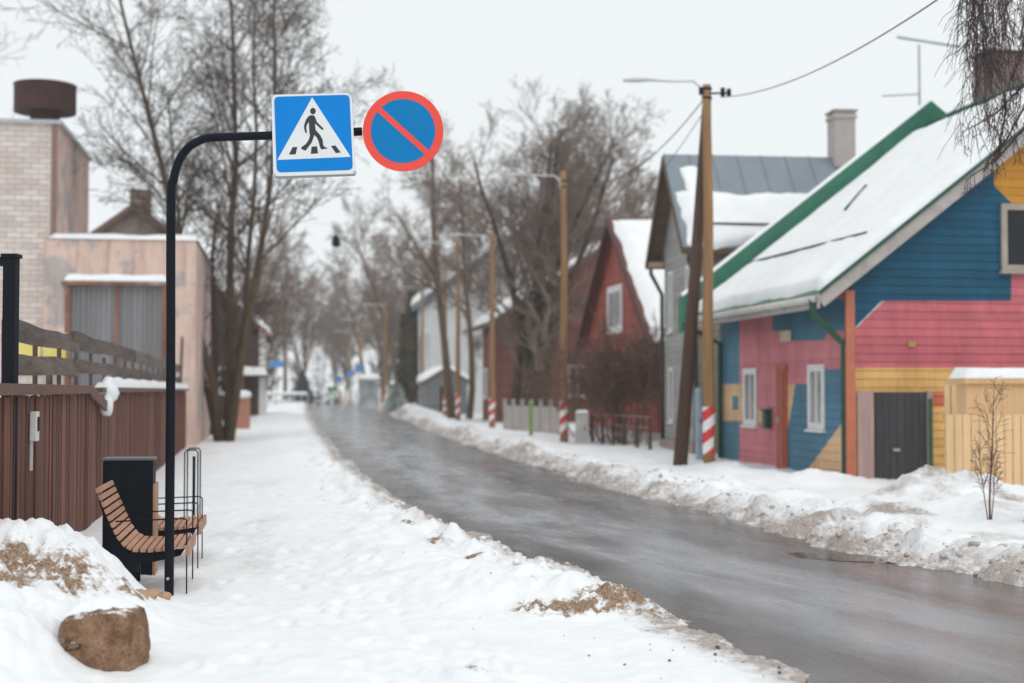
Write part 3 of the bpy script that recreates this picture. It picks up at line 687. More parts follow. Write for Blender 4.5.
mb = MB(); mb.box(G.P(4.7, G.W / 2, .0), (9.7, 3.8, .55), (G.f.a, G.f.b, ZUP)); mb.build('plinth', simple('pinkish_plinth', (.36, .27, .25)), G.root)

# ---- red gabled house
OR = Vector((4.42, 43.0, 0)); EB2 = Vector((.987, .158, 0)); A2 = A_ST
R_ = GableHouse('red_house', OR + A2 * 10.6, EB2, 10, 10.6, 3.15, 7.35, 'dark red boarded house with a steep gable and one white window', ov=.35, ovg=.35, th=.12)
m_redb = simple('red_siding', (.36, .078, .055), .75, .3, 2, rnd=.2, stain=((.42, .20, .17), .62))
R_.core(m_redb); R_.wall(['u0', 'u1', 'q0', 'q1'], m_redb, .17); R_.roof(simple('dark_red_roof', (.12, .035, .03))); R_.fascia(simple('dark_maroon_board', (.07, .025, .022)), .2)
snow_sheet(R_.root, R_.slope(1), -.2, 10.2, -.3, 5.15, .16, 50, 40, 21, .12, .2); snow_sheet(R_.root, R_.slope(0), -.2, 10.2, -.3, 5.15, .16, 40, 30, 22, .12, .2)
(q1, z1), (q0, z0) = onwall(608, 288, OR, A2), onwall(623, 331, OR, A2); window(R_.root, R_.w_u0(), 10.6 - q1, 10.6 - q0, z0, z1, m_whitepaint, mat_glass('mid_glass', (.16, .17, .18)), .22, (1, 2), .04)
mb = MB(); mb.box(R_.P(5, 5.3, .0), (10.15, 10.75, .6), (R_.f.a, R_.f.b, ZUP)); mb.build('plinth', m_concrete, R_.root)

# ---- brown barn, the white house and others further on
BA = GableHouse('brown_barn', (-.70, 68, 0), A_ST, 5, 10.8, 5.0, 8.7, 'long dark red-brown barn behind the big roadside tree, roof thick with snow', 'barn', ov=.5, ovg=.5, th=.14)
m_barn = simple('red_brown_boards', (.19, .072, .052), .85, .4, .8, (1, 1, .5), rnd=.3)
BA.core(m_barn); BA.wall(['q0', 'u0', 'q1', 'u1'], m_barn, .2); BA.roof(m_barn); BA.fascia(m_soffit, .2)
snow_sheet(BA.root, BA.slope(0), -.4, 5.4, -.4, 5.3, .24, 40, 26, 31, .15, .25); snow_sheet(BA.root, BA.slope(1), -.4, 5.4, -.4, 5.3, .24, 30, 20, 32, .15, .25)
for u in (1.2, 3.2): window(BA.root, BA.w_q0(), u, u + 1, 1.2, 2.7, m_whitepaint, m_glass, .12, (2, 1), .07)
window(BA.root, BA.w_u0(), 3.4, 4.4, 1.3, 2.8, m_whitepaint, m_glass, .12, (2, 1), .07)
WH = GableHouse('white_house', at(430, 395, 98) * Vector((1, 1, 0)) if False else Vector((at(431, 395, 98).x, 98, 0)), A_ST, 11, 12, 8.2, 12.6, 'white rendered house with rounded snow on its eave beyond the lamp poles', ov=.45, ovg=.4, th=.16)
m_white = simple('white_render', (.66, .66, .655), .85, .1, 1)
WH.core(m_white); WH.wall(['q0', 'u0', 'q1', 'u1'], m_white, 1.2, lap=.004); WH.roof(simple('slate_roof', (.14, .15, .17))); WH.fascia(simple('blue_grey_board', (.12, .14, .18)), .5)
snow_sheet(WH.root, WH.slope(0), -.4, 11.4, -.5, 5.9, .4, 30, 20, 41, .2, .3); snow_sheet(WH.root, WH.slope(1), -.4, 11.4, -.4, 5.9, .3, 20, 14, 42, .2, .3)
for z in (1.3, 4.2):
    for u in (1.5, 4.5, 7.5): window(WH.root, WH.w_q0(), u, u + 1.1, z, z + 1.5, m_whitepaint, m_glass, .12, (2, 1), .07)
    window(WH.root, WH.w_u0(), 4.6, 5.7, z, z + 1.5, m_whitepaint, m_glass, .12, (2, 1), .07)
PO = GableHouse('grey_porch_shed', Vector((at(426, 400, 90).x, 90, 0)), A_ST, 4, 2.6, 2.2, 3.0, 'small grey shed with snowy roof at the corner of the white house', 'shed', ov=.3, ovg=.2, th=.1)
m_gshed = simple('dull_grey_boards', (.20, .20, .21), rnd=.2); PO.core(m_gshed); PO.wall(['q0', 'u0', 'q1', 'u1'], m_gshed, .2); PO.roof(m_gshed)
snow_sheet(PO.root, PO.slope(0), -.15, 4.15, -.25, 1.2, .25, 16, 10, 44, .05, .15); snow_sheet(PO.root, PO.slope(1), -.15, 4.15, -.25, 1.2, .25, 16, 10, 45, .05, .15)
mb = MB(); mb.prism([PO.w_u0()(.9, .02, -.1), PO.w_u0()(1.7, .02, -.1), PO.w_u0()(1.7, .02, 1.8), PO.w_u0()(.9, .02, 1.8)], PO.w_u0()(0, .06, 0) - PO.w_u0()(0, .02, 0)); mb.build('door', m_black, PO.root)

# left side, far
LX = at(262, 395, 72).x
LF = GableHouse('brown_cottage', Vector((LX - 6.5, 72, 0)), A_ST, 9, 6.5, 4.6, 7.6, 'dark brown cottage with pale corner boards half hidden by the left trees', ov=.4, ovg=.4, th=.14)
m_lf = simple('dark_brown_boards', (.075, .05, .04), rnd=.3); LF.core(m_lf); LF.wall(['q0', 'u0', 'q1', 'u1'], m_lf, .2); LF.roof(m_lf); LF.fascia(simple('rusty_board', (.3, .14, .09)), .2)
for sd2 in (0, 1): snow_sheet(LF.root, LF.slope(sd2), -.3, 9.3, -.35, 3.1, .22, 26, 18, 51 + sd2, .1, .25)
mb = MB(); mb.box(LF.P(-.05, 6.42, 2.3), (.1, .35, 4.9), (A_ST, BST, ZUP)); mb.box(LF.P(.15, 6.55, 2.3), (.4, .08, 4.9), (A_ST, BST, ZUP)); mb.build('corner_board', m_whitepaint, LF.root)
window(LF.root, LF.w_u0(), 4.2, 5.2, 1.4, 2.8, m_whitepaint, m_glass, .12, (2, 1), .07)
mb = MB(); mb.box(LF.P(-.7, 5.6, 2.3), (1.3, 2.0, .1), (A_ST, BST, ZUP)); pr = mb.build('porch_roof', m_lf, LF.root)
snow_sheet(LF.root, lambda p, q, l: LF.P(p, q, 2.35 + l), -1.4, -.02, 4.5, 6.7, .4, 12, 14, 55, .03, .15)
FH = GableHouse('gabled_house', Vector((at(84, 240, 66).x, 66, 0)), A_ST, 9, 4.6, 8.5, 10.2, 'brown tiled house roof with brick chimney showing above the pink workshop', ov=.5, ovg=.4, th=.14)
m_fh = simple('brown_plaster', (.20, .15, .13)); FH.core(m_fh); FH.wall(['q0', 'u0', 'q1', 'u1'], m_fh, 1.0, lap=.004); FH.roof(simple('brown_tiles', (.10, .065, .055))); FH.fascia(m_soffit, .25)
FH.chimney(.6, 2.5, .95, .8, at(133, 190, 67).z, mat_brick('brown_chimney_brick', (.16, .1, .08), (.2, .13, .1), (.2, .17, .15), (1, 0, 0)))
window(FH.root, FH.w_u0(), 1.8, 2.8, 6.2, 7.6, m_whitepaint, m_glass, .12, (2, 1), .07)

# ------------------------------------------------------------------ workshop block on the left
m_wbrick = mat_brick('whitewashed_brick', (.56, .475, .43), (.70, .63, .585), (.27, .22, .195), (.98, -.18, 0), bw=.40, bh=.15)
_g = NG('stained_pink_plaster')
_c = _g.ramp(_g.noise(.9, 7, .7, (1, 1, .55)), [(.30, (.50, .36, .31)), (.5, (.66, .48, .41)), (.72, (.74, .56, .49))])
_c = _g.mix(_g.ramp(_g.noise(.55, 8, .72, (1, 1, .9)), [(.52, (0,) * 3), (.56, (.9,) * 3)]), _c, (.40, .365, .355))
_c = _g.mix(1.0, _c, _g.ramp(_g.noise(2.4, 7, .75, (1.6, 1.6, .16)), [(.30, (.62, .56, .53)), (.52, (1,) * 3)]), 'MULTIPLY')
_g.base(_c); _g.set(.9, 0, .2); _g.bump(_g.noise(10, 7, .7), .5, .02); m_plast = _g.m
OB = Vector((at(56, 300, 39.9).x, 39.9, 0)); ZB = at(30, 125, 39.9).z
t = thing('brick_boiler_house', OB, 'tall whitewashed brick block with pink plastered side behind the brown fence', 'building')
mb = MB(); mb.box(OB - BST * 5 + ZUP * (ZB / 2 - .1), (10, .3, ZB + .2), (BST, A_ST, ZUP)); mb.build('brick_front', m_wbrick, t)
mb = MB(); dS = 6.2
mb.box(OB + BST * .012 + A_ST * (dS / 2 + .05) - BST * .15 + ZUP * (ZB / 2 - .1), (.32, dS + .18, ZB + .19), (BST, A_ST, ZUP)); mb.build('plaster_side', m_plast, t)
mb = MB(); mb.box(OB - BST * 5.2 + A_ST * 3.2 + ZUP * (ZB / 2 - .15), (9.6, 6.1, ZB + .1), (BST, A_ST, ZUP)); mb.build('rear_wall', m_plast, t)
mb = MB(); mb.box(OB - BST * 4.97 + A_ST * 3.1 + ZUP * (ZB + .05), (10.2, 6.7, .10), (BST, A_ST, ZUP)); mb.build('roof_edge', m_galv, t)
snow_sheet(t, lambda p, q, l: OB + BST * p + A_ST * q + ZUP * (ZB + .104 + l), -9.9, .08, -.2, 6.3, .06, 30, 20, 61, .03, .1)
mb = MB(); mb.box(OB + BST * -.06 - A_ST * .17 + ZUP * (ZB / 2), (.16, .03, ZB - .05), (BST, A_ST, ZUP)); mb.build('corner_strip', simple('rusty_corner', (.22, .13, .11)), t)
VP = at(45, 122, 41.5); VP.z = ZB + .1
t = thing('roof_ventilator', VP, 'wide rusty round ventilator cowl on top of the brick block', 'vent')
m_rust = simple('rusted_iron', (.05, .021, .016), .85, .5, 2, stain=((.02, .012, .012), .52))
zt, zbm = at(45, 86, 41.5).z, at(45, 113, 41.5).z
mb = MB(); mb.tube([(VP.x, VP.y, zbm), (VP.x, VP.y, zt)], [.88, .88], 28); mb.tube([(VP.x, VP.y, zt - .02), (VP.x, VP.y, zt + .02)], [.90, .90], 28); mb.build('cowl', m_rust, t)
mb = MB(); mb.tube([(VP.x, VP.y, VP.z - .1), (VP.x, VP.y, zbm + .1)], .42, 20); mb.build('duct', m_rust, t)
OW = Vector((at(195, 420, 40).x, 40.0, 0)); ZW = at(120, 241, 40).z
t = thing('workshop', OW, 'pink plastered flat roofed workshop with tall grey plank doors', 'building')
mb = MB(); d0, z0_ = onwall(66, 281, OW, BST); d1, _ = onwall(167, 281, OW, BST)
th_ = .4
for (a, b, c0, c1) in ((-4.12, d0, -.3, ZW), (d1, 0, -.3, ZW), (d0, d1, z0_, ZW)):
    mb.box(OW + BST * ((a + b) / 2) + A_ST * (th_ / 2) + ZUP * ((c0 + c1) / 2), (b - a, th_, c1 - c0), (BST, A_ST, ZUP))
mb.box(OW + BST * -.2 + A_ST * (4.2) + ZUP * (ZW / 2 - .15), (.4, 7.6, ZW + .3), (BST, A_ST, ZUP)); mb.box(OW + BST * -2.3 + A_ST * 7.8 + ZUP * (ZW / 2 - .15), (3.6, .38, ZW + .28), (BST, A_ST, ZUP))
mb.box(OW + BST * -2.2 + A_ST * 4.1 + ZUP * (ZW - .2), (3.6, 7.3, .3), (BST, A_ST, ZUP)); mb.build('wall', m_plast, t)
snow_sheet(t, lambda p, q, l: OW + BST * p + A_ST * q + ZUP * (ZW + .004 + l), -4.0, .06, -.06, 8.0, .17, 40, 30, 63, .03, .12)
m_gp = simple('grey_weathered_planks', (.225, .22, .228), .85, .22, 1.2, (3, 3, .12), .3, 20, rnd=.18, stain=((.16, .14, .135), .60))
mb = MB(); nP = 14; dm = (d0 + d1) / 2
do = None
for half in (0, 1):
    mb = MB()
    a0, a1 = (d0 + .12, dm - .01) if half == 0 else (dm + .01, d1 - .12)
    for i in range(9):
        mb.cr = rg.random(); a, b = a0 + (a1 - a0) * i / 9 + .006, a0 + (a1 - a0) * (i + 1) / 9 - .006
        mb.box(OW + BST * ((a + b) / 2) + A_ST * (.12 + .012 * rg.random()) + ZUP * (z0_ / 2 - .12), (b - a, .05, z0_ + .1), (BST, A_ST, ZUP))
    dd = mb.build('door', m_gp, t)
    h = MB(); h.box(OW + BST * (a0 + .3 if half else a1 - .3) + A_ST * .09 + ZUP * 1.2, (.06, .04, .3), (BST, A_ST, ZUP)); h.build('handle', m_black, dd)
mb = MB(); m_rf = simple('rusty_door_frame', (.22, .095, .06), .85, .45, 1.5, (1, 1, .5), stain=((.40, .30, .26), .55))
for a in (d0 + .05, d1 - .05): mb.box(OW + BST * a + A_ST * .06 + ZUP * (z0_ / 2 - .1), (.14, .2, z0_ + .15), (BST, A_ST, ZUP))
mb.box(OW + BST * dm + A_ST * .075 + ZUP * (z0_ / 2 - .1), (.10, .03, z0_)); mb.box(OW + BST * dm + A_ST * .0 + ZUP * (z0_ - .05), (d1 - d0 + .2, .3, .1), (BST, A_ST, ZUP)); mb.build('door_frame', m_rf, t)
snow_sheet(t, lambda p, q, l: OW + BST * p + A_ST * q + ZUP * (z0_ + .003 + l), d0 - .05, d1 + .05, -.15, -.002, .18, 24, 6, 64, .02, .06)

# ------------------------------------------------------------------ the brown fence
FD = Vector((-.18, 1, 0)).normalized(); FN = Vector((FD.y, -FD.x, 0)); F0 = Vector((-4.8 - .18 * (9.0 - 15.9), 9.0, 0))
def fp(d, out, z): return F0 + FD * d + FN * out + ZUP * z
FL = 31.0
t = thing('plank_fence', F0, 'long red-brown vertical plank fence beside the pavement and bench', 'fence')
m_fence = simple('red_brown_fence_boards', (.185, .072, .048), .8, .5, 2.2, (3.5, 3.5, .22), .5, 20, .006, rnd=.36, stain=((.105, .052, .042), .54))
mb = MB(); d = 0; rg = random.Random(11)
while d < FL:
    bwid = .11 + .09 * rg.random() ** 2; mb.cr = rg.random(); o = rg.uniform(-.01, .012)
    tp = 1.55 + rg.uniform(-.015, .015)
    mb.box(fp(d + bwid / 2, o, tp / 2 - .1), (bwid - .006, .024, tp + .2), (FD, FN, ZUP)); d += bwid
mb.build('boards', m_fence, t)
mb = MB(); mb.cr = .8; m_cap = simple('worn_cap_rail', (.16, .085, .068), .85, .3, 4, (4, 4, 4), rnd=.3)
for a, b in ((0, 4.6), (4.62, 7.3)): mb.box(fp((a + b) / 2, .02, 1.605), (b - a, .16, .09), (FD, FN, ZUP))
mb.beam(fp(7.3, .05, 1.60), fp(8.6, .10, 1.40), .03, .12)     # loose, hanging end
for a, b in ((8.3, 14), (14.02, 22), (22.02, FL)): mb.box(fp((a + b) / 2, .02, 1.60), (b - a, .14, .06), (FD, FN, ZUP))
mb.build('cap_rail', m_cap, t)
for k in range(13): mb = MB(); mb.box(fp(.4 + k * 2.5, -.07, .75), (.1, .1, 1.7), (FD, FN, ZUP)); mb.build('post', m_fence, t)
snow_sheet(t, lambda p, q, l: fp(p, q, 1.632 + l), 9.3, 30.8, -.05, .09, .13, 90, 6, 71, .0, .05)
mb = MB(); mb.blob(fp(8.9, .06, 1.56), .16, 4, .3, 2, (1, 1, .9)); mb.blob(fp(8.7, .09, 1.40), .11, 6, .3, 2, (.8, 1, 1.2)); mb.build('snow_clump', m_roofsnow, t, smooth=True)
# higher lattice of grey planks standing behind it
GF0 = -.13
t = thing('weathered_rail_fence', fp(2.2, GF0, 0), 'crooked fence of rough grey horizontal planks rising behind the brown fence', 'fence')
m_oldpl = simple('rough_grey_planks', (.165, .13, .112), .95, .45, 2, (.8, .8, 9), .5, 10, .012, rnd=.3)
rg = random.Random(8)
def warped(name, d0_, d1_, zc, hh, dip, seed):
    mb = MB(); n = 26; prev = None; mb.cr = (seed * .37) % 1
    for i in range(n + 1):
        s_ = i / n; dd = d0_ + (d1_ - d0_) * s_
        nz = float(fbm(np.array([dd * .5 + seed]), np.array([seed * 3.3]), 2, 3)[0])
        zz = zc + dip * s_ + .018 * nz + .012 * math.sin(dd * .9 + seed); tw = .02 * math.sin(dd + seed); hh2 = hh * (1 + .1 * nz)
        ring = [fp(dd, GF0 + .03 + tw, zz - hh2 / 2), fp(dd, GF0 + .03 - tw, zz + hh2 / 2), fp(dd, GF0 - .02 - tw, zz + hh2 / 2), fp(dd, GF0 - .02 + tw, zz - hh2 / 2)]
        b = len(mb.v); mb.v += [tuple(p) for p in ring]
        if i: mb.f += [(b - 4 + k, b - 4 + (k + 1) % 4, b + (k + 1) % 4, b + k) for k in range(4)]; mb.r += [mb.cr] * 4
        else: mb.f.append((b + 3, b + 2, b + 1, b)); mb.r.append(0)
    mb.f.append((b, b + 1, b + 2, b + 3)); mb.r.append(0)
    return mb.build(name, m_oldpl, t)
warped('plank', 3.0, 7.5, 2.125, .17, -.02, 1); warped('plank', 3.0, 7.5, 1.83, .18, .0, 2)
warped('plank', 7.0, 15.5, 2.17, .18, .0, 3); warped('plank', 7.1, 15.0, 1.88, .15, .0, 4)
warped('plank', 15.2, 30.6, 2.17, .2, .0, 5); warped('plank', 14.8, 30.6, 1.86, .18, .0, 6)
for k in range(17):
    d = 3.2 + k * 1.6 + rg.uniform(-.1, .1); mb = MB(); hh = rg.uniform(2.05, 2.2); mb.beam(fp(d, GF0 - .05, .2), fp(d + rg.uniform(-.05, .05), GF0 - .06, hh), .09, .035, FN); mb.build('upright', m_oldpl, t)
mb = MB(); mb.beam(fp(29.2, -.1, .3), fp(29.7, -.05, 3.0), .5, .05, FN); mb.build('loose_board', m_oldpl, t)
# dark steel gate frame
gp = at(10, 380, 11.4); t = thing('gate_frame', Vector((gp.x, gp.y, 0)), 'dark steel gate post with a crossbar at the left edge behind the fence', 'gate post')
mb = MB(); zt = at(10, 258, 11.4).z; mb.box((gp.x, gp.y, zt / 2), (.1, .1, zt)); mb.build('post', m_black, t)
mb = MB(); mb.box((gp.x - .62, gp.y, zt - .03), (1.14, .08, .07)); mb.box((gp.x, gp.y, zt + .015), (.13, .13, .03)); mb.build('crossbar', m_black, t)
# yellow panel seen through the slit
yp = at(42, 349, 15.6); t = thing('yellow_board', Vector((yp.x, yp.y, 0)), 'pale yellow board glimpsed between the grey planks', 'board')
for k, c in enumerate(((.78, .66, .20), (.78, .66, .20))):
    mb = MB(); p = at(30 + k * 25, 349, 15.9); mb.box((p.x, p.y, 2.03), (.245, .03, .42)); mb.build('panel', simple('yellow_paint' if k < 2 else 'white_panel', c, .5, .06), t)
mb = MB(); mb.box((yp.x + .05, yp.y + .1, .9), (.06, .04, 1.8)); mb.build('post', m_oldpl, t)
# latch / meter box on the fence
u_ = (-4.8 + .18 * 15.9); dd = None
# intersection of the sight line with the fence plane
def onfence(px, py):
    n = FN; dr_ = ray(px, py); tt = (F0 - CAM).dot(n) / dr_.dot(n); P = CAM + dr_ * tt; return (P - F0).dot(FD), P.z
(d0, z1), (d1, z0) = onfence(22, 412), onfence(32, 440)
t = thing('meter_box', fp((d0 + d1) / 2, .02, z0), 'small pale grey meter box with a strip below, fixed to the brown fence', 'meter box')
mb = MB(); mb.box(fp((d0 + d1) / 2, .06, (z0 + z1) / 2), (.15, .06, z1 - z0), (FD, FN, ZUP)); bx = mb.build('box', m_whitepaint, t, bevel=.008)
mb = MB(); mb.box(fp((d0 + d1) / 2 - .01, .094, (z0 + z1) / 2 + .02), (.08, .012, .12), (FD, FN, ZUP)); mb.build('dial_plate', m_black, t)
z2 = onfence(25, 471)[1]; mb = MB(); mb.box(fp((d0 + d1) / 2 - .02, .04, (z0 + z2) / 2), (.03, .02, z0 - z2), (FD, FN, ZUP)); mb.build('strip', m_whitepaint, t)

# ------------------------------------------------------------------ sign post with its two signs
YS = 10.94; B = at(169, 598, YS)
t = thing('traffic_sign_post', Vector((B.x, YS, 0)), 'tall black bent post carrying a pedestrian crossing sign and a no parking sign', 'sign post')
pts = [Vector((B.x, YS, -.2)), Vector((B.x, YS, 1.5)), at(171, 205, YS), at(173.5, 180, YS), at(179, 161, YS), at(188, 148, YS), at(200, 140.5, YS), at(214, 137.5, YS), at(270, 135.5, YS), at(362, 131.5, YS)]
rp = [Vector(p) for p in pts]; fine = []
for i in range(len(rp) - 1):
    p0, p1, p2, p3 = rp[max(i - 1, 0)], rp[i], rp[i + 1], rp[min(i + 2, len(rp) - 1)]
    for k in range(6):
        s_ = k / 6; fine.append(.5 * ((2 * p1) + (p2 - p0) * s_ + (2 * p0 - 5 * p1 + 4 * p2 - p3) * s_ ** 2 + (3 * p1 - p0 - 3 * p2 + p3) * s_ ** 3) if 1 <= i < len(rp) - 2 else p1.lerp(p2, s_))
fine.append(rp[-1])
mb = MB(); mb.tube(fine, [.036 if p.z < 3.2 else .033 for p in fine], 16); pole = mb.build('pole', m_black, t, smooth=True)
mb = MB(); p = Vector((B.x, YS - .036, at(168, 578, YS).z)); mb.tube([p + Vector((0, .004, 0)), p - Vector((0, .01, 0))], .012, 8); mb.build('bolt', m_galv, pole)
m_signwhite = simple('sign_white', (.72, .74, .75), .4, .03, 3, bump=0); m_signblue = simple('sign_blue', (.0, .205, .62), .45, .06, 3, bump=0, spec=.15); m_signblue2 = simple('sign_blue_darker', (.0, .185, .46), .45, .06, 3, bump=0, spec=.15)
m_signblack = simple('sign_black', (.025, .03, .04), .5, .1, 3, bump=0); m_signred = simple('sign_red', (.80, .085, .06), .45, .05, 3, bump=0, spec=.15)
m_back = simple('sign_backing', (.33, .36, .39), .5, .1, 5)
YF = YS - .07
def zp(X, Y, y=YF): return at(268 + X / 7.42, 88 + Y / 7.42, y)
def rounded(c, r, n=5):
    out = []
    for i in range(len(c)):
        p = Vector(c[i]); a = (Vector(c[i - 1]) - p).normalized(); b = (Vector(c[(i + 1) % len(c)]) - p).normalized()
        for k in range(n + 1):
            s_ = k / n; A_, B_ = p + a * r, p + b * r; out.append(A_.lerp(p, s_).lerp(p.lerp(B_, s_), s_))
    return out
def plate(poly, y0, th2): 
    mb = MB(); mb.prism([Vector((p.x, y0, p.z)) for p in poly], Vector((0, th2, 0))); return mb
sg = plate(rounded([zp(25, 50), zp(618, 35), zp(650, 635), zp(40, 655)], .03), YF, .022).build('crossing_sign', m_signwhite, t)
plate(rounded([zp(45, 65), zp(605, 50), zp(630, 608), zp(65, 628)], .04), YF - .0015, .0016).build('blue_field', m_signblue, sg)
plate([zp(328, 70), zp(614, 511), zp(70, 534)], YF - .003, .0014).build('white_triangle', m_signwhite, sg)
body = [(318, 202), (300, 212), (284, 232), (270, 270), (267, 296), (279, 336), (290, 331), (284, 296), (289, 274), (303, 252), (306, 300), (308, 335), (312, 352), (303, 385), (280, 418), (247, 441), (250, 454), (278, 466), (300, 438), (325, 405), (338, 368), (344, 350), (362, 366), (376, 398), (386, 438), (396, 457), (447, 448), (420, 437), (410, 425), (406, 385), (388, 350), (354, 312), (350, 278), (352, 265), (380, 292), (404, 314), (413, 302), (385, 275), (362, 250), (350, 215), (338, 203)]
mb = plate([zp(*q) for q in body], YF - .0045, .0014)
mb.prism([Vector((p.x, YF - .0045, p.z)) for p in [zp(334 + 21 * math.cos(a), 172 + 24 * math.sin(a)) for a in np.linspace(0, 6.283, 24)[:-1]]], Vector((0, .0014, 0)))
mb.build('pedestrian_symbol', m_signblack, sg)
for qd in ([(182, 440), (218, 438), (206, 492), (156, 495)], [(324, 436), (364, 433), (372, 485), (318, 490)], [(468, 432), (500, 426), (540, 478), (504, 484)]):
    mb = MB(); mb.prism([Vector((p.x, YF - .0045, p.z)) for p in [zp(*q) for q in qd]], Vector((0, .0014, 0))); mb.build('zebra_stripe', m_signblack, sg)
for c in ((28, 55), (615, 40), (645, 628), (45, 648)): p = zp(*c, YF - .002); mb = MB(); mb.box((p.x, p.y, p.z), (.022, .012, .022)); mb.build('corner_bolt', m_galv, sg)
mb = plate(rounded([zp(28, 54), zp(615, 39), zp(647, 645), zp(43, 668)], .02), YF + .024, .03); mb.build('backing_frame', m_back, sg)
C0 = at(403, 131, YF); Rr = 40.5 / F * YF
def circ(r, y0, th2, n=64): return plate([C0 + Vector((r * math.cos(a), 0, r * math.sin(a))) for a in np.linspace(0, 6.2831853, n + 1)[:-1]], y0, th2)
s2 = circ(Rr, YF, .02).build('no_parking_sign', m_signred, t)
circ(Rr * .80, YF - .0015, .0016).build('blue_disc', m_signblue2, s2)
a1, a2 = math.radians(138), math.radians(-42)
dv = Vector((math.cos(a1), 0, math.sin(a1))); nv = Vector((-dv.z, 0, dv.x)); hw = .022
plate([C0 + dv * Rr * .83 + nv * hw, C0 - dv * Rr * .83 + nv * hw, C0 - dv * Rr * .83 - nv * hw, C0 + dv * Rr * .83 - nv * hw], YF - .003, .0014).build('red_slash', m_signred, s2)
circ(Rr * .985, YF + .021, .012).build('backing_plate', m_back, s2)

# ------------------------------------------------------------------ benches, bin, hoops
BD = Vector((-.165, 1, 0)).normalized(); BN = Vector((BD.y, -BD.x, 0))
m_slat = simple('bench_slat_wood', (.50, .27, .175), .6, .22, 6, (1.5, .3, 1.5), .25, 40, .003, rnd=.22)
prof = [(0, .86), (.055, .73), (.11, .60), (.165, .48), (.225, .40), (.30, .362), (.42, .357), (.54, .366), (.685, .385)]
def profp(s_):
    L = [0]
    for i in range(1, len(prof)): L.append(L[-1] + math.dist(prof[i], prof[i - 1]))
    s_ = min(max(s_, 0), L[-1])
    for i in range(1, len(prof)):
        if s_ <= L[i] + 1e-9:
            k = (s_ - L[i - 1]) / (L[i] - L[i - 1]); a, b = prof[i - 1], prof[i]
            return (a[0] + (b[0] - a[0]) * k, a[1] + (b[1] - a[1]) * k), Vector((b[0] - a[0], b[1] - a[1])).normalized(), L[-1]
def make_bench(origin, length, label, arms):
    t = thing('bench', origin, label, 'bench', 'slatted benches by the fence')
    O_ = Vector(origin)
    def P(x, y, z): return O_ + BN * x + BD * y + ZUP * z
    tot = profp(0)[2]; n = 17; seat = MB(); back = MB(); rg_ = random.Random(4)
    for i in range(n):
        (x, z), tg, _ = profp((i + .5) * tot / n); m_ = back if i < 8 else seat; m_.cr = rg_.random()
        ex = BN * tg.x + ZUP * tg.y; ez = BD.cross(ex)
        if ez.z < 0 and i >= 8: ez = -ez
        nrm = Vector((0, 0, 0)) + (BN * (-tg.y) + ZUP * tg.x)
        m_.box(P(x, length / 2, z) + nrm * .016, (tot / n - .016, length, .03), (ex, BD, nrm))
    seat.build('seat', m_slat, t, bevel=.004); back.build('backrest', m_slat, t, bevel=.004)
    mb = MB(); (x, z), tg, _ = profp(tot); mb.box(P(x + .018, length / 2, z - .02), (.03, length, .09), (BN, BD, ZUP)); mb.build('front_board', m_slat, t, bevel=.004)
    for yy in (.05, length - .10):
        mb = MB(); low = []
        up = [(p[0], p[1]) for p in prof if p[1] < .80]
        lo = [(.65, .325), (.52, .295), (.42, .275), (.34, .262), (.325, .20), (.27, .20), (.27, -.05), (.20, -.05), (.20, .24), (.14, .28), (.15, .40), (.092, .56), (.025, .77)]
        mb.prism([P(a, yy, b - .002) for a, b in up] + [P(a, yy, b) for a, b in lo], BD * .05); mb.build('side_frame', m_black, t)
    for yy in arms:
        mb = MB(); mb.tube([P(.16, yy, .60), P(.655, yy, .615), P(.685, yy, .612), P(.697, yy, .60), P(.70, yy, -.08)], .0058, 8); mb.build('armrest', m_black, t, smooth=True)
    return t
bo = at(93, 487, 11.0); B0 = Vector((bo.x + .015, 10.98, -.015))
make_bench(B0, .96, 'wooden slatted bench with black steel frame just behind the sign post', (.02, .82))
B1 = B0 + BD * 1.72
make_bench(B1, 1.05, 'second wooden slatted bench beyond the black litter bin', (-.12, .62))
c = B0 + BD * 1.70 + BN * .10
bc = at(129, 560, 12.42); bc = Vector((bc.x, 12.42, 0))
t = thing('litter_bin', bc, 'tall black steel litter bin with a wooden side panel between the two benches', 'litter bin')
mb = MB(); zt = at(129, 459, 12.6).z; mb.box(bc + ZUP * (zt / 2 - .1), (.42, .30, zt + .2), (BN, BD, ZUP)); bb = mb.build('body', m_black, t, bevel=.01)
mb = MB(); mb.box(bc + BN * .222 + ZUP * (zt / 2 - .14), (.022, .30, zt - .12), (BN, BD, ZUP)); mb.build('wooden_panel', m_slat, t)
mb = MB(); mb.box(bc + ZUP * (zt + .012), (.44, .32, .022), (BN, BD, ZUP)); mb.build('top_rim', simple('dark_grey_rim', (.10, .11, .12), .4), t, bevel=.005)
# taller thin frame beyond
fr0 = at(191, 500, 15.4); fr0 = Vector((fr0.x, 15.4, 0))
t = thing('bicycle_stand', fr0, 'tall thin black hoop stand with a dark centre post beyond the benches', 'bicycle stand')
zt = at(191, 450, 15.4).z
for k in (0, 1):
    mb = MB(); q = fr0 + BD * (.5 * k); mb.tube([q - BN * .07 - ZUP * .1, q - BN * .07 + ZUP * (zt - .03), q - BN * .05 + ZUP * zt, q + BN * .05 + ZUP * zt, q + BN * .07 + ZUP * (zt - .03), q + BN * .07 - ZUP * .1], .008, 6); mb.build('hoop', m_black, t, smooth=True)
mb = MB(); mb.box(fr0 + BN * .015 + BD * .25 + ZUP * (zt / 2 - .08), (.03, .04, zt), (BN, BD, ZUP)); mb.build('post', m_black, t)

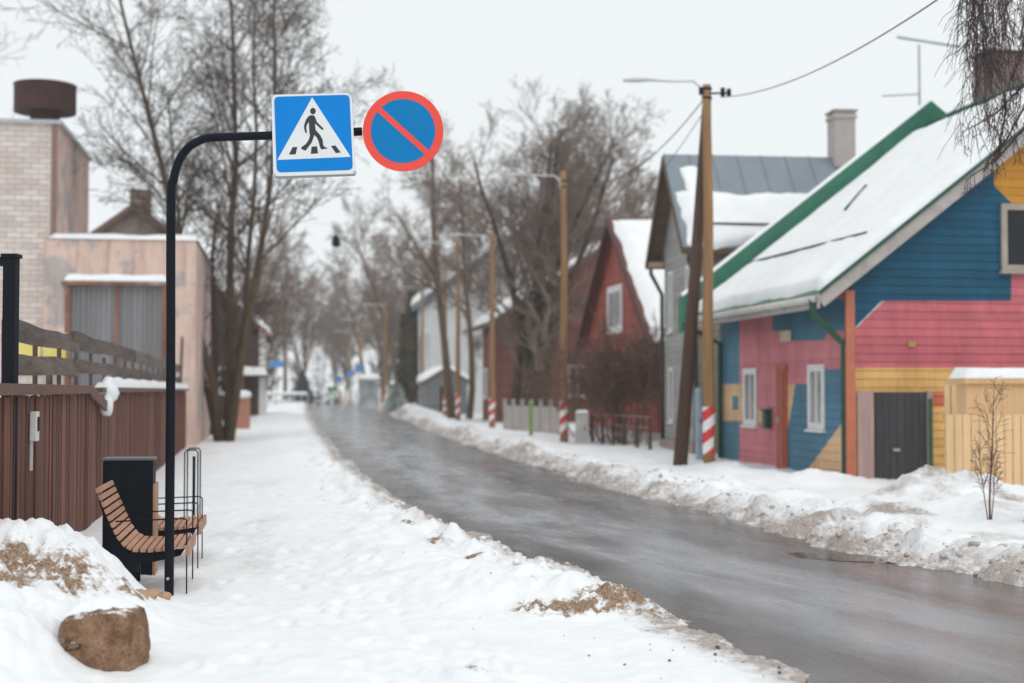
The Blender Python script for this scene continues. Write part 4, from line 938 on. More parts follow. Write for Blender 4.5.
# ------------------------------------------------------------------ boulder, clods
bp = at(104, 640, 8.1)
mb = MB(); bm = bmesh.new(); bmesh.ops.create_icosphere(bm, subdivisions=5, radius=1)
co = np.array([v.co[:] for v in bm.verts])
nn = fbm(co[:, 0] * 1.1 + 3 + co[:, 2] * .6, co[:, 1] * 1.1 + co[:, 2], 77, 4); n2 = fbm(co[:, 0] * 5 + co[:, 2] * 3, co[:, 1] * 5 + co[:, 2] * 2, 79, 3)
P = []
for v, k, k2 in zip(bm.verts, nn, n2):
    x, y, z = v.co; m_ = max(abs(x), abs(y) * .9, abs(z)) ; f = (1 / m_) ** .42
    q = v.co * f * (1 + .10 * k + .025 * k2)
    zz = q.z * .225; 
    xx = q.x * .252 + q.z * -.012
    if q.x < 0: zz += .05 * q.x if q.z > 0 else -.10 * q.x
    P.append((xx, q.y * .22, zz))
mb.add(P, [tuple(v.index for v in f.verts) for f in bm.faces]); bm.free()
g = NG('brown_granite'); cc = g.ramp(g.noise(7, 8, .75), [(.32, (.09, .045, .026)), (.48, (.245, .135, .078)), (.58, (.32, .19, .115)), (.72, (.48, .33, .22))]); cc = g.mix(g.ramp(g.noise(60, 3, .6), [(.55, (0,) * 3), (.7, (1,) * 3)]), cc, (.05, .035, .03)); gn = g.node('ShaderNodeNewGeometry'); sz_ = g.node('ShaderNodeSeparateXYZ'); g.link(gn.outputs['Normal'], sz_.inputs[0]); dz = g.math('ADD', sz_.outputs[2], g.math('MULTIPLY', g.math('SUBTRACT', g.noise(22, 6, .75), .5), 1.1)); cc = g.mix(g.ramp(dz, [(.98, (0,) * 3), (1.10, (1,) * 3)]), cc, (.84, .85, .87)); g.base(cc); g.set(.85, 0, .3); g.bump(g.math('ADD', g.noise(12, 8, .75), g.math('MULTIPLY', g.noise(55, 4, .6), .4)), .9, .03)
zc = .165; bx_, by_ = bp.x - .01, 8.15
mb.v = [(a + bx_, b + by_, c + zc) for a, b, c in mb.v]
bo = mb.build('boulder', g.m, smooth=True, loc=(bx_, by_, 0)); tag(bo, 'brown granite boulder half buried in snow in the left foreground', 'boulder')
capp = MB(); nu = 40
for i in range(nu):
    for j in range(18):
        a = 6.2831853 * i / nu; r = j / 17; ro = (1 + .25 * float(perlin(np.array([math.cos(a) * 1.5 + 3]), np.array([math.sin(a) * 1.5]), 3)[0]))
        capp.v.append((bx_ - .03 + .20 * ro * r * math.cos(a), by_ + .04 + .17 * ro * r * math.sin(a), .372 + .05 * math.sqrt(max(0, 1 - r * r)) - .045 * r ** 3 + (.03 * r * math.cos(a) if math.cos(a) < 0 else 0)))
for i in range(nu):
    for j in range(17):
        i2 = (i + 1) % nu; capp.f.append((i * 18 + j, i2 * 18 + j, i2 * 18 + j + 1, i * 18 + j + 1)); capp.r.append(0)
capp.build('snow_cap', m_roofsnow, bo, smooth=True)
for k, (px, py, Y, r, lab) in enumerate(((150, 597, 10.3, .05, 'small brown snow clod left of the sign post foot'), (164, 604, 10.5, .045, 'small brown snow clod at the foot of the sign post'), (140, 603, 10.0, .055, 'brown stained snow clod on the mound edge above the boulder'))):
    p = at(px, py, Y); mb = MB(); z = gz(p.x, Y); mb.blob((p.x, Y, z + r * .4), r, k + 3, .4, 3, (1.2, 1, .8)); tag(mb.build('snow_clod', simple('brown_snow_clod', (.42, .27, .17), .85, .35, 14, bump=.5, bscale=40), smooth=True, loc=(p.x, Y, z)), lab, 'clod', 'brown clods by the sign post')

# ------------------------------------------------------------------ lamp poles and wires
m_lamp = simple('frosted_lamp_metal', (.56, .58, .59), .5, .12, 4)
def lamp_pole(base, h, label, r0=.125, r1=.085, arm=1.55, armz=-.15, rise=.12, brace=None, mat=None, band=(.34, 1.27)):
    t = thing('lamp_pole', base, label, 'lamp pole', 'wooden street lamp poles along the right pavement'); Bv = Vector(base)
    mb = MB(); n = 9; mb.tube([Bv + ZUP * (-.3 + (h + .3) * i / n) + Vector((.012 * math.sin(i * 1.3), 0, 0)) for i in range(n + 1)], [r0 + (r1 - r0) * i / n for i in range(n + 1)], 14); mb.build('pole', mat or m_pole, t, smooth=True)
    mb = MB(); za_ = h + armz
    pts = [Bv + ZUP * (za_ - .35) + Vector((-r1, 0, 0)), Bv + ZUP * (za_ - .08) + Vector((-.12, 0, 0)), Bv + ZUP * (za_ + .06) + Vector((-.28, 0, 0)), Bv + ZUP * (za_ + rise * .8) + Vector((-.6, -.02, 0)), Bv + ZUP * (za_ + rise) + Vector((-arm + .4, -.05, 0))]
    mb.tube(pts, .026, 8); mb.build('lamp_arm', m_lamp, t, smooth=True)
    mb = MB(); c_ = Bv + ZUP * (za_ + rise + .01) + Vector((-arm + .12, -.05, 0))
    mb.tube([c_ + Vector((.32, 0, 0)), c_ + Vector((.2, 0, .01)), c_, c_ + Vector((-.24, 0, -.01)), c_ + Vector((-.30, 0, -.01))], [.04, .07, .09, .075, .03], 12)
    for i in range(len(mb.v)): mb.v[i] = (mb.v[i][0], mb.v[i][1], c_.z + (mb.v[i][2] - c_.z) * .55)
    mb.build('lamp_head', m_lamp, t, smooth=True)
    mb = MB(); rr = r0 + (r1 - r0) * (.75 / h) + .006; mb.tube([Bv + ZUP * band[0], Bv + ZUP * band[1]], rr, 18, False); mb.build('striped_band', m_stripes, t, smooth=True)
    mb = MB()
    for z in (za_ - .3, za_ - .12): mb.tube([Bv + ZUP * z, Bv + ZUP * (z + .04)], r1 + .012, 12)
    mb.build('pole_clamp', m_black, t)
    return t
pm = at(709, 470, 28.0)
hm = at(709, 85, 28).z
lp = lamp_pole((pm.x, 28.0, 0), hm, 'nearest wooden lamp pole with a leaning brace, in front of the painted house', arm=1.5, armz=.02, rise=.06)
mb = MB(); a = at(679, 466, 28.6); mb.tube([Vector((a.x, 28.6, -.2)), at(694, 290, 28.4), at(707, 100, 28.15)], [.15, .125, .09], 14); mb.build('brace_pole', m_pole_dk, lp, smooth=True)
mb = MB(); p = at(722, 94, 28); mb.tube([Vector((pm.x, 27.95, p.z)), Vector((p.x + .12, 27.9, p.z))], .02, 6); mb.tube([Vector((p.x, 27.9, p.z - .08)), Vector((p.x, 27.9, p.z + .1))], .045, 8); mb.tube([Vector((p.x + .12, 27.9, p.z - .06)), Vector((p.x + .12, 27.9, p.z + .08))], .045, 8)
mb.tube([Vector((pm.x - .13, 27.95, p.z - .02)), Vector((pm.x - .13, 27.95, p.z + .12))], .045, 8); mb.build('insulators', m_black, lp)
P2 = at(564, 440, 42); h2 = at(564, 171, 42).z
l2 = lamp_pole((P2.x, 42, 0), h2, 'ochre wooden lamp pole with striped foot in front of the red house', arm=1.55, armz=-.2, rise=.08)
for (px, Y, hh, lab) in ((492, 57, None, 'wooden lamp pole with striped foot beside the brown barn'), (458, 70, 240, 'wooden lamp pole in front of the snowy barn roof'), (445, 82, 280, 'wooden lamp pole before the white house front'), (422, 96, 285, 'wooden lamp pole left of the grey porch shed'), (385, 112, 303, 'lamp pole standing by the snowy bus shelter'), (360, 134, 318, 'hazy lamp pole beside the taller blue round sign'), (350, 156, 330, 'farthest hazy lamp pole beyond the striped barrier')):
    x = at(px, 400, Y).x; dup(l2, (x, Y, 0), lab, scale=(1, 1, (at(px, hh, Y).z if hh else at(px, 232, Y).z) / h2))
m_wire = simple('cable_dark', (.05, .05, .055), .6, bump=0)
def wire(a, b, sag, label, r=.012, n=24):
    mb = MB(); a = Vector(a); b = Vector(b); mb.tube([a.lerp(b, i / n) - ZUP * (sag * 4 * (i / n) * (1 - i / n)) for i in range(n + 1)], r, 5)
    o = mb.build('overhead_cable', m_wire, loc=a); tag(o, label, 'cable', 'overhead cables')
wire(at(722, 97, 27.9), at(1010, -52, 13), .32, 'dark overhead cable rising from the nearest lamp pole to the upper right', .009)
wire(at(704, 99, 28), at(566, 178, 42), .75, 'dark overhead cable sagging from the nearest pole to the pole before the red house')
wire(at(705, 110, 28), at(614, 216, 48), .3, 'thin service cable from the nearest pole down to the red house gable', .009)
wire(at(566, 176, 42), at(492, 236, 57), .6, 'thin cable between the red house pole and the barn pole', .009)
px0 = at(336, 240, 60); t = thing('hanging_lamp', px0, 'small dark lamp hanging on a thin wire high above the far road', 'lamp')
mb = MB(); mb.tube([px0 + ZUP * .25, px0 + ZUP * .1, px0 - ZUP * .18, px0 - ZUP * .3], [.04, .16, .20, .12], 10); mb.build('lamp_body', m_black, t)
mb = MB(); mb.tube([px0 + ZUP * .2, px0 + ZUP * .6], .01, 5); mb.tube([px0 + ZUP * .6 + Vector((-12, -3, 1.2)), px0 + ZUP * .6, px0 + ZUP * .6 + Vector((7.3, -3, 1.0))], .006, 4); mb.build('span_wire', m_galv, t)

# ------------------------------------------------------------------ street furniture on the right
def cabinet(px, Y, wpx, ytop, label, mat, cat='cabinet', rnd_=False):
    x = at(px, 440, Y).x; wd = wpx / F * Y; zt = at(px, ytop, Y).z; t = thing('utility_cabinet', (x, Y, 0), label, cat); mb = MB()
    if rnd_: mb.tube([(x, Y, -.2), (x, Y, zt - .05), (x, Y, zt)], [wd / 2, wd / 2, wd / 2 * .8], 20); mb.build('body', mat, t, smooth=False)
    else: mb.box((x, Y, zt / 2 - .1), (wd, wd * .8, zt + .2)); mb.build('body', mat, t, bevel=.015)
    mb = MB(); mb.box((x, Y - (wd * .4 if not rnd_ else wd * .5) - .004, zt * .55), (wd * .7 if not rnd_ else .08, .014, zt * .6)); d_ = mb.build('door', mat, t); mb = MB(); mb.box((x + wd * .2, Y - (wd * .4 if not rnd_ else wd * .5) - .02, zt * .55), (.03, .02, .1)); mb.build('handle', m_black, d_)
    if not rnd_: snow_sheet(t, lambda p, q, l: Vector((x + p, Y + q, zt + .004 + l)), -wd / 2, wd / 2, -wd * .4, wd * .4, .08, 10, 10, 90, .0, .08)
    return t
cabinet(582, 40.2, 13, 413, 'pale grey utility cabinet beside the striped pole near the red house', m_concrete)
cabinet(699, 31.5, 8, 388, 'slim blue-grey round junction post behind the nearest lamp pole', simple('blue_grey_paint', (.30, .38, .45), .5), 'junction post', True)
# low panel wall and lime post
a = at(505, 425, 56); b = at(561, 430, 50); a.z = b.z = 0
t = thing('low_panel_wall', b, 'low whitish panel wall in front of the brown barn', 'wall'); mb = MB(); dv = (a - b); n = 6
for i in range(n):
    mb.beam(b + dv * ((i + .04) / n) + ZUP * .45, b + dv * ((i + .96) / n) + ZUP * .45, .06, 1.1)
mb.build('panels', simple('whitish_panels', (.40, .36, .34), .8, .2, 2), t)
for i in range(n + 1): p = b + dv * (i / n); mb = MB(); mb.box(p + ZUP * .55, (.14, .14, 1.4)); mb.build('post', m_oldboard, t)
x = at(531, 420, 48).x; mb = MB(); mb.box((x, 48, .5), (.14, .06, 1.25)); mb.box((x, 48, 1.15), (.2, .1, .05)); tag(mb.build('marker_post', simple('lime_paint', (.19, .32, .09), .5), loc=(x, 48, 0)), 'lime green marker post before the low panel wall', 'post')
# wire fence before the red house
a = at(592, 440, 42.5); b = at(650, 445, 37.5); a.z = b.z = 0
t = thing('wire_fence', a, 'low wire fence with wooden posts in front of the dark bushes', 'fence')
for i in range(6):
    mb = MB(); p = a.lerp(b, i / 5); mb.box(p + ZUP * .38, (.09, .09, .95)); mb.build('post', m_pole_dk, t)
mb = MB()
for z in (.35, .6, .88): mb.tube([a + ZUP * z, b + ZUP * z], .008, 4)
mb.build('wires', m_galv, t)

# ------------------------------------------------------------------ things at the far end of the street
t = thing('green_tractor', (at(332, 398, 165).x, 165, 0), 'small green vehicle with a yellow band at the far end of the road', 'vehicle'); X0 = t.location.copy()
m_vg = simple('vehicle_green', (.03, .26, .10), .5); m_vy = simple('vehicle_yellow', (.6, .42, .06), .5)
mb = MB(); mb.box(X0 + ZUP * .75, (1.25, 2.4, .6)); mb.build('body', m_vg, t, bevel=.05); mb = MB(); mb.box(X0 + ZUP * 1.14, (1.28, 2.3, .17)); mb.build('yellow_band', m_vy, t)
mb = MB(); mb.box(X0 + ZUP * 1.6 + Vector((0, .3, 0)), (1.15, 1.4, .74)); cb = mb.build('cab', m_vg, t, bevel=.08); mb = MB(); mb.box(X0 + ZUP * 1.62 + Vector((0, -.405, 0)), (.9, .02, .45)); mb.build('windscreen', m_glass, cb)
for sx in (-.5, .5):
    for sy in (-.75, .8): mb = MB(); c_ = X0 + Vector((sx, sy, .36)); mb.tube([c_ - Vector((.12, 0, 0)), c_ + Vector((.12, 0, 0))], .36, 16); mb.build('wheel', m_black, t)
bx0 = at(340, 397, 160); bx1 = at(380, 397, 158)
t = thing('striped_barrier', (bx0.x, 160, 0), 'red and white striped pedestrian barrier across the far end of the street', 'barrier'); mb = MB(); mr = MB()
for i in range(9):
    x = bx0.x + (bx1.x - bx0.x) * i / 8; (mb if i % 2 else mr).box((x, 160, .75), (.35, .1, 1.5))
for z in (1.55, .95): mb.box(((bx0.x + bx1.x) / 2, 160.06, z), (bx1.x - bx0.x, .06, .1))
mb.build('white_rails', m_whitepaint, t); mr.build('red_posts', simple('barrier_red', (.5, .1, .09), .5), t)
def round_sign(px, py, Y, dpx, label, square=False):
    c_ = at(px, py, Y); t = thing('blue_road_sign', (c_.x, Y, 0), label, 'road sign', 'distant blue road signs'); mb = MB(); mb.tube([(c_.x, Y + .04, -.1), (c_.x, Y + .04, c_.z)], .04, 8); mb.build('pole', m_galv, t); r = dpx / 2 / F * Y; mb = MB()
    if square: mb.box((c_.x, Y, c_.z), (2 * r, .03, r * 1.0))
    else: mb.tube([(c_.x, Y - .02, c_.z), (c_.x, Y + .01, c_.z)], r, 24)
    mb.build('sign_plate', simple('far_sign_blue', (.08, .25, .52), .5), t)
round_sign(359, 368, 120, 8.5, 'larger round blue road sign, the higher one of the far group')
round_sign(350, 374, 118, 7.5, 'round blue road sign just left of the higher one')
round_sign(339, 379, 135, 7, 'smallest and lowest round blue road sign above the green vehicle')
round_sign(277, 364, 100, 14, 'wide rectangular blue sign on the left side of the far street', True)
sx_ = at(369, 395, 125); t = thing('bus_shelter', (sx_.x, 125, 0), 'small grey bus shelter with a snowy flat roof at the far right', 'shelter'); zt = at(369, 379, 125).z
mb = MB(); mb.box((sx_.x, 125, zt), (1.9, 1.4, .12)); mb.build('roof', m_galv, t); mb = MB(); mb.box((sx_.x, 125.6, zt / 2), (1.7, .06, zt - .2)); mb.build('rear_panel', mat_glass('shelter_glass', (.38, .41, .43)), t)
for k in (-.85, .85): mb = MB(); mb.box((sx_.x + k, 124.5, zt / 2), (.08, .08, zt - .13)); mb.build('post', m_galv, t)
snow_sheet(t, lambda p, q, l: Vector((sx_.x + p, 125 + q, zt + .062 + l)), -.95, .95, -.7, .7, .35, 12, 10, 95, .02, .2)
a = at(268, 392, 120); b = at(308, 392, 120); t = thing('snowy_railing', (a.x, 120, 0), 'low grey railing topped with snow on the left of the far street', 'railing'); mb = MB()
for i in range(7): x = a.x + (b.x - a.x) * i / 6; mb.box((x, 120, .6), (.08, .08, 1.3))
mb.build('posts', m_galv, t); mb = MB(); mb.box(((a.x + b.x) / 2, 120, 1.2), (b.x - a.x, .12, .1)); mb.box(((a.x + b.x) / 2, 120, .6), (b.x - a.x, .06, .1)); mb.build('rails', m_galv, t)
snow_sheet(t, lambda p, q, l: Vector((a.x + p, 120 + q, 1.254 + l)), 0, b.x - a.x, -.1, .1, .2, 20, 5, 96, .0, .1)
GPx = at(243, 405, 58); t = thing('brick_gate_pillar', (GPx.x, 58, 0), 'short orange brick pillar with a snow cap at the left pavement edge', 'pillar'); mb = MB(); zt = at(243, 398, 58).z; mb.box((GPx.x, 58, zt / 2 - .1), (.5, .5, zt + .2)); mb.build('shaft', mat_brick('orange_brick', (.42, .16, .09), (.5, .2, .12), (.4, .35, .3), (1, .3, 0)), t); mb = MB(); mb.blob((GPx.x, 58, zt + .12), .34, 3, .15, 3, (1, 1, .55)); mb.build('snow_cap', m_roofsnow, t, smooth=True)

# ------------------------------------------------------------------ trees
def grow(rgn, starts, maxlev, nch, lf, ang, wob, trop, rmin, droop=0, segs=(7, 5, 4, 3, 3)):
    out = []
    def br(p, d, L, r, lev):
        n = segs[min(lev, len(segs) - 1)]; pts = [p.copy()]; rad = [r]; ds = []
        for i in range(n):
            jit = Vector((rgn.gauss(0, 1), rgn.gauss(0, 1), rgn.gauss(0, .7))) * (wob * .8)
            d = (d + jit + ZUP * (trop if lev < maxlev - droop else -abs(trop) * 2.5)).normalized(); p = p + d * (L / n)
            pts.append(p.copy()); ds.append(d.copy()); rad.append(max(rmin, r * (1 - .72 * (i + 1) / n)))
        out.append((lev, pts, rad))
        if lev >= maxlev: return
        k = nch[lev] + (3 if lev == 0 and 6.5 < L < 12 else 0)
        for c in range(k):
            low = .12 if 6.5 < L < 12 else .36
            s_ = (.22 if lev else low) + (.78 if lev else 1 - low) * (c + rgn.random()) / k
            f = s_ * n; i = min(int(f), n - 1); q = pts[i].lerp(pts[i + 1], f - i); dd = ds[i]
            az = rgn.random() * 6.2831853; x = dd.orthogonal().normalized(); y = dd.cross(x)
            a = math.radians(rgn.uniform(*ang[min(lev, len(ang) - 1)]))
            nd = dd * math.cos(a) + (x * math.cos(az) + y * math.sin(az)) * math.sin(a)
            rr = rad[i] * (.42 if lev == 0 else .52)
            br(q, nd, L * lf[min(lev, len(lf) - 1)] * (1.15 - .55 * s_) * rgn.uniform(.75, 1.2), max(rmin, rr), lev + 1)
    for (p, d, L, r) in starts: br(Vector(p), Vector(d).normalized(), L, r, 0)
    return out
def tree(name, base, label, starts, seed, maxlev=4, nch=(9, 6, 5, 4), lf=(.55, .55, .5, .5), ang=((25, 50), (30, 60), (30, 65)), wob=.10, trop=.05, rmin=.008, split=1, bark=None, twig=None, group=None, cat='tree', droop=0):
    t = thing(name, base, label, cat, group); rgn = random.Random(seed); Bv = Vector(base)
    brs = grow(rgn, [(Bv + Vector(p), d, L, r) for p, d, L, r in starts], maxlev, nch, lf, ang, wob, trop, rmin, droop)
    tr, cr = MB(), MB()
    for lev, pts, rad in brs:
        (tr if lev <= split else cr).tube(pts, rad, 10 if lev == 0 else (6 if lev <= 1 else (4 if lev == 2 else 3)), lev <= 1)
    tr.build('trunk', bark or m_bark, t, smooth=True, fix=False); cr.build('crown', twig or m_twig, t, smooth=True, fix=False)
    return t
# big many-stemmed tree on the left
def ground_at(px, Y): return Vector((at(px, 410, Y).x, Y, 0))
TB = ground_at(222, 44)
tree('bare_tree', TB, 'big many stemmed bare tree rising behind the crossing sign', [
    ((0, 0, -.2), (-.085, 0, 1), 15.5, .14), ((.15, .1, -.2), (-.045, .1, 1), 16.0, .15), ((.28, -.2, -.2), (.11, 0, 1), 14.5, .13), ((-.15, .1, -.2), (-.22, .1, 1), 11.5, .085), ((.2, .3, -.2), (.03, .05, 1), 14, .11)],
    5, 4, (20, 7, 5, 3), (.28, .55, .55, .5), ((28, 58), (25, 55), (25, 60)), .07, .05, .0075, 1, m_bark_ochre, m_twig)
tree('bare_tree', ground_at(214, 50), 'dark slanting bare tree at the corner of the pink workshop', [((0, 0, -.2), (.11, 0, 1), 9.0, .16)], 12, 4, (9, 6, 5, 3), (.42, .55, .5, .5), wob=.08, rmin=.01, bark=simple('bark_dark', (.045, .035, .03), .9, .3, 6, bump=.4))
tree('bare_tree', ground_at(240, 66), 'slim bare tree beside the brown cottage', [((0, 0, -.2), (.03, 0, 1), 9, .14)], 15, 4, (10, 6, 5, 3), (.38, .55, .5, .5), wob=.09, rmin=.010)
tree('bare_tree', Vector((at(-75, 300, 52).x, 52, 0)), 'bare tree at the left edge behind the brick block', [((0, 0, -.2), (.03, 0, 1), 15.5, .2)], 19, 4, (9, 6, 5, 3), (.4, .55, .5, .5), wob=.09, rmin=.006)
# big roadside trees on the right
tree('bare_tree', ground_at(527, 62), 'broad old bare tree with a thick trunk in front of the brown barn', [
    ((0, 0, -.2), (.10, 0, 1), 6.5, .82), ((.15, 0, 2.5), (-.35, 0, 1), 9.5, .20), ((.4, 0, 3.5), (.10, .1, 1), 10, .22), ((.35, 0, 2.8), (.42, 0, 1), 9.5, .20), ((.3, .1, 3.5), (-.12, .1, 1), 10, .20), ((.5, -.1, 4.5), (.25, -.1, 1), 8.5, .16), ((-.4, .1, -.2), (-.12, .1, 1), 6, .3)],
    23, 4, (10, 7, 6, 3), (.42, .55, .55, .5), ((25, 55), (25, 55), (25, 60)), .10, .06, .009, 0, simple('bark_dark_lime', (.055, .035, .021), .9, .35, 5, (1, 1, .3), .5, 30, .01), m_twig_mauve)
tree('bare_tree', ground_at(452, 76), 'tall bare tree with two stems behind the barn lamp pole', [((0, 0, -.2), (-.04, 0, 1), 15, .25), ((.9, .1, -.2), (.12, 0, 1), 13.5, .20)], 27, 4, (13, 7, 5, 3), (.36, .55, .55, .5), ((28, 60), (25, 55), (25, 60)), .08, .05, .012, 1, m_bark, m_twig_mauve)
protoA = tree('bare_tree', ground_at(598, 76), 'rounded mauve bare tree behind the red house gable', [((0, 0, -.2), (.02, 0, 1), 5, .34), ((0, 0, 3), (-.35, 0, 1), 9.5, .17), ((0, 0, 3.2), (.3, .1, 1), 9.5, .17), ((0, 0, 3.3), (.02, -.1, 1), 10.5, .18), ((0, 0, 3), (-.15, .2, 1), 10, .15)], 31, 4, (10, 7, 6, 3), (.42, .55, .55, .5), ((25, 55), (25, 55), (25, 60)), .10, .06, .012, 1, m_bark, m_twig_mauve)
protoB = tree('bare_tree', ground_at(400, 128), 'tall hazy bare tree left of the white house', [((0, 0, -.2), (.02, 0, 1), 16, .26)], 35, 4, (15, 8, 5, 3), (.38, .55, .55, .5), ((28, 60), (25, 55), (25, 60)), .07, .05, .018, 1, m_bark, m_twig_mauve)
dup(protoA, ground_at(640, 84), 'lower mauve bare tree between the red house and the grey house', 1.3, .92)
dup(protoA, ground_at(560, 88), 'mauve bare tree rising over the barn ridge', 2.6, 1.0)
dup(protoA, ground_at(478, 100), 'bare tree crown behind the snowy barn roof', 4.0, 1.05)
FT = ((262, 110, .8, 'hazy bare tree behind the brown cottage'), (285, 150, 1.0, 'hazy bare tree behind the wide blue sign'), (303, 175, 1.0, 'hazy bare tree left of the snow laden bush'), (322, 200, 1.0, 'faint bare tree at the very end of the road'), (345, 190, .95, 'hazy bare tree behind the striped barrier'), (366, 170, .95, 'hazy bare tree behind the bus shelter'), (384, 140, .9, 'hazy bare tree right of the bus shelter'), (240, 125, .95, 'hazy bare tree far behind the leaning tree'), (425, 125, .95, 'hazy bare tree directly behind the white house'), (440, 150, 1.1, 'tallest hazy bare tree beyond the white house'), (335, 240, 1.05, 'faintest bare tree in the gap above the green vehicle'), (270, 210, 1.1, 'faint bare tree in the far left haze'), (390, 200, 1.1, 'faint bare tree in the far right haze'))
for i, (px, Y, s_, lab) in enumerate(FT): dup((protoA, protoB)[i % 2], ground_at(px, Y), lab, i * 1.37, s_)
# conifers and snowy bushes far away
def conifer(base, h, r, label, mat, seed, n=900, name='conifer_tree', squash=1.0):
    t = thing(name, base, label, 'tree'); Bv = Vector(base); rgn = random.Random(seed); mb = MB(); mb.tube([Bv - ZUP * .2, Bv + ZUP * h * .95], [r * .12, .02], 8); mb.build('trunk', m_bark, t)
    mb = MB()
    for i in range(n):
        s_ = rgn.random() ** .8; z = h * (.06 + .94 * s_); rr = r * (1 - s_) ** squash * (.3 + .95 * rgn.random() ** 1.3) + .05; a = rgn.random() * 6.283
        c = Bv + Vector((math.cos(a) * rr, math.sin(a) * rr, z)); o = Vector((math.cos(a), math.sin(a), -.35)); sz = .18 + .3 * rgn.random(); sd_ = Vector((-math.sin(a), math.cos(a), 0))
        mb.cr = rgn.random(); mb.add([c - o * sz - sd_ * sz * .4, c - o * sz + sd_ * sz * .4, c + o * sz + ZUP * -.05, c + ZUP * sz * .4], [(0, 1, 2), (0, 2, 3), (1, 3, 2)])
    mb.build('crown', mat, t, fix=False); return t
m_con = simple('conifer_green_brown', (.13, .11, .055), .9, .35, 1, bump=0, rnd=.5)
conifer(ground_at(411, 108), 9.0, 1.15, 'dark brown-green conifer beside the white house', m_con, 3, 1500)
conifer(ground_at(404, 104), 7.0, .8, 'smaller brown-green conifer left of the dark one', m_con, 5, 900)
conifer(ground_at(318, 150), 6.0, 1.7, 'snow laden pointed conifer at the end of the street', m_roofsnow, 4, 330, 'snowy_conifer', .7)
conifer(ground_at(302, 140), 3.2, 1.3, 'dark green low conifer left of the snow laden one', simple('dark_conifer', (.075, .085, .08), .9, .3, 1, bump=0, rnd=.4), 6, 900)
conifer(ground_at(396, 98), 1.9, .7, 'low frosty grey-green bush on the right snow bank', simple('frosty_green', (.42, .48, .45), .9, .3, 1, bump=0, rnd=.4), 9, 500, 'frosty_bush')
# dark bushes before the red house
def bush(base, h, r, label, seed, twig=None, n=26, nch=(7, 5, 3), rmin=.008):
    rgn = random.Random(seed); st = []
    for i in range(n):
        a = rgn.random() * 6.283; q = rgn.random() ** .5
        st.append(((math.cos(a) * q * r * .5, math.sin(a) * q * r * .5, -.1), (math.cos(a) * q * .45, math.sin(a) * q * .45, 1), h * rgn.uniform(.6, 1.0), .022))
    t = tree('leafless_bush', base, label, st, seed, 3, nch, (.5, .55, .5), ((20, 50), (25, 60)), .1, .03, rmin, 0, twig or m_twig_dark, twig or m_twig_dark, 'dark bushes before the red house', 'bush')
    t.children[0].name = 'stems'; return t
bush(ground_at(606, 42.4), 3.1, 1.0, 'left one of the dark leafless bushes before the red house', 41, n=14); bush(ground_at(622, 41.2), 3.5, 1.4, 'middle, tallest dark leafless bush under the white red-house window', 42, n=15)
bush(ground_at(642, 40.5), 3.0, 1.2, 'right dark leafless bush against the grey house corner', 43, n=12); bush(ground_at(592, 46.5), 2.9, 1.0, 'dark leafless bush behind the pale utility cabinet', 44, n=10)
# sapling on the right, weeping birch at the right edge
sb = at(990, 520, 15.6); sb = Vector((sb.x, 15.6, gz(sb.x, 15.6) - .02))
t = tree('sapling', sb, 'small leafless sapling in the snow before the tan board fence', [((0, 0, 0), (.0, 0, 1), 1.4, .013), ((.02, .02, 0), (.16, 0, 1), .7, .007), ((-.02, 0, 0), (-.13, .05, 1), .8, .007)], 51, 2, (16, 5), (.30, .5), ((22, 42), (25, 50)), .045, .06, .0022, 0, m_twig_dark, m_twig_dark)
WB = Vector((at(1031, 540, 15).x, 15.0, 0))
t = thing('weeping_birch', WB, 'weeping birch at the right edge with dark hanging twigs over the painted roof', 'tree')
rgn = random.Random(61); mb = MB()
tp = [WB + Vector((0, 0, -.3)), WB + Vector((.10, 0, .4)), WB + Vector((.30, 0, 2.0)), WB + Vector((.35, 0, 4.0)), WB + Vector((.2, 0, 6.2)), WB + Vector((.1, 0, 9.0))]
mb.tube(tp, [.16, .13, .12, .11, .10, .07], 12)
limbs = []
for (px, py, Yl, r) in ((972, -40, 14.6, .05), (1003, -30, 14.9, .045), (1020, 40, 14.5, .03), (985, -60, 15.3, .045), (1000, 20, 15.5, .025), (1030, -10, 15.1, .03)):
    e = at(px, py, Yl); s_ = tp[3].lerp(tp[4], rgn.random()) + ZUP * rgn.uniform(0, 1.0); mid = s_.lerp(e, .55) + ZUP * .5
    pl = [s_, s_.lerp(mid, .5) + ZUP * .12, mid, mid.lerp(e, .6) + ZUP * .05, e]; mb.tube(pl, [r, r * .85, r * .7, r * .5, r * .3], 7); limbs.append(pl)
mb.build('trunk', m_pole_dk, t, smooth=True)
mb = MB()
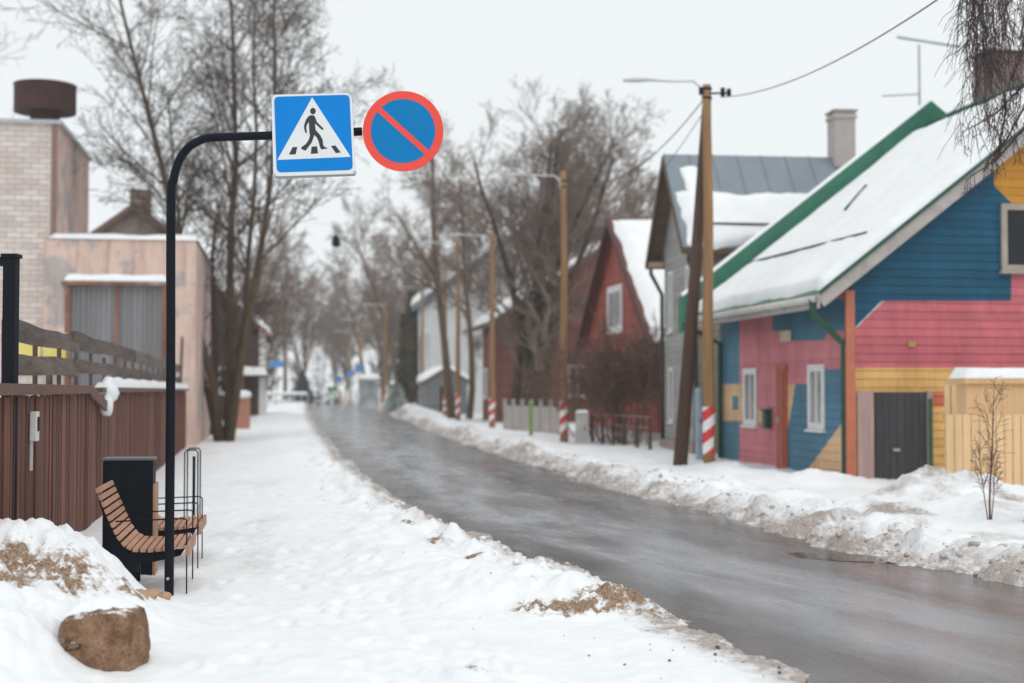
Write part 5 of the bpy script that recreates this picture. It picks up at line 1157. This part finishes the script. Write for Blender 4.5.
def hang(p, L, sw):
    n = 7; pts = [p.copy()]; d = Vector((rgn.gauss(0, .13) + sw, rgn.gauss(0, .2), -.6)).normalized()
    for i in range(n):
        d = (d + Vector((rgn.gauss(0, .13), rgn.gauss(0, .13), -.32))).normalized(); p = p + d * (L / n); pts.append(p.copy())
    mb.tube(pts, [.0055 - .003 * i / n for i in range(n + 1)], 3, False)
    for k in range(5):
        i = rgn.randrange(1, n); q = pts[i]; d2 = Vector((rgn.gauss(0, .6), rgn.gauss(0, .6), -.4)).normalized(); p2 = [q.copy()]
        for j in range(3): d2 = (d2 + Vector((rgn.gauss(0, .2), rgn.gauss(0, .2), -.25))).normalized(); q = q + d2 * (L * .09); p2.append(q.copy())
        mb.tube(p2, [.004, .0035, .003, .0025], 3, False)
for (px, py, Y0, L, n, sp) in ((981, -30, 14.6, 1.65, 40, .06), (975, -20, 14.7, 1.3, 18, .05), (1000, -40, 14.7, 1.2, 22, .07), (1010, -20, 14.9, 1.0, 14, .14), (1024, 0, 14.6, .9, 14, .12), (988, 60, 14.8, .8, 10, .08), (1014, 70, 15.0, .6, 8, .14), (1026, 90, 14.8, .7, 10, .12), (985, 110, 14.7, .5, 8, .12), (1008, 120, 14.9, .4, 8, .2)):
    c = at(px, py, Y0)
    for i in range(int(n * 1.0)): hang(c + Vector((rgn.gauss(0, sp), rgn.gauss(0, .25), rgn.uniform(-.15, .25))), L * rgn.uniform(.5, 1.1), rgn.uniform(-.15, .15))
for (a, b) in (((1032, 78), (962, 132)), ((1032, 120), (965, 180)), ((1030, 20), (1005, 95)), ((1005, 95), (1000, 150)), ((1030, 95), (985, 165))):
    A_, B_ = at(*a, 14.8), at(*b, 14.9); m_ = A_.lerp(B_, .5) + Vector((0, 0, -.08)); mb.tube([A_, A_.lerp(m_, .5) + Vector((.02, 0, .03)), m_, m_.lerp(B_, .5) + Vector((-.02, 0, -.02)), B_], [.014, .012, .010, .007, .004], 5, False)
    for k in range(14): hang(A_.lerp(B_, rgn.random()), rgn.uniform(.1, .35), rgn.uniform(-.4, .2))
mb.build('crown', simple('birch_twig', (.065, .042, .042), .9, .3, 3, bump=0), t, fix=False)

# ------------------------------------------------------------------ winter air
HZ = bpy.data.materials.new('winter_haze'); HZ.use_nodes = True; nt = HZ.node_tree; nt.nodes.clear()
oo = nt.nodes.new('ShaderNodeOutputMaterial'); pv = nt.nodes.new('ShaderNodeVolumePrincipled'); pv.inputs['Color'].default_value = (.97, .98, 1, 1); pv.inputs['Density'].default_value = .0006; pv.inputs['Anisotropy'].default_value = 0.0
nt.links.new(pv.outputs[0], oo.inputs['Volume'])
mb = MB(); mb.box((0, 300, 17), (900, 760, 37)); hz = mb.build('haze', HZ); tag(hz, kind='stuff')
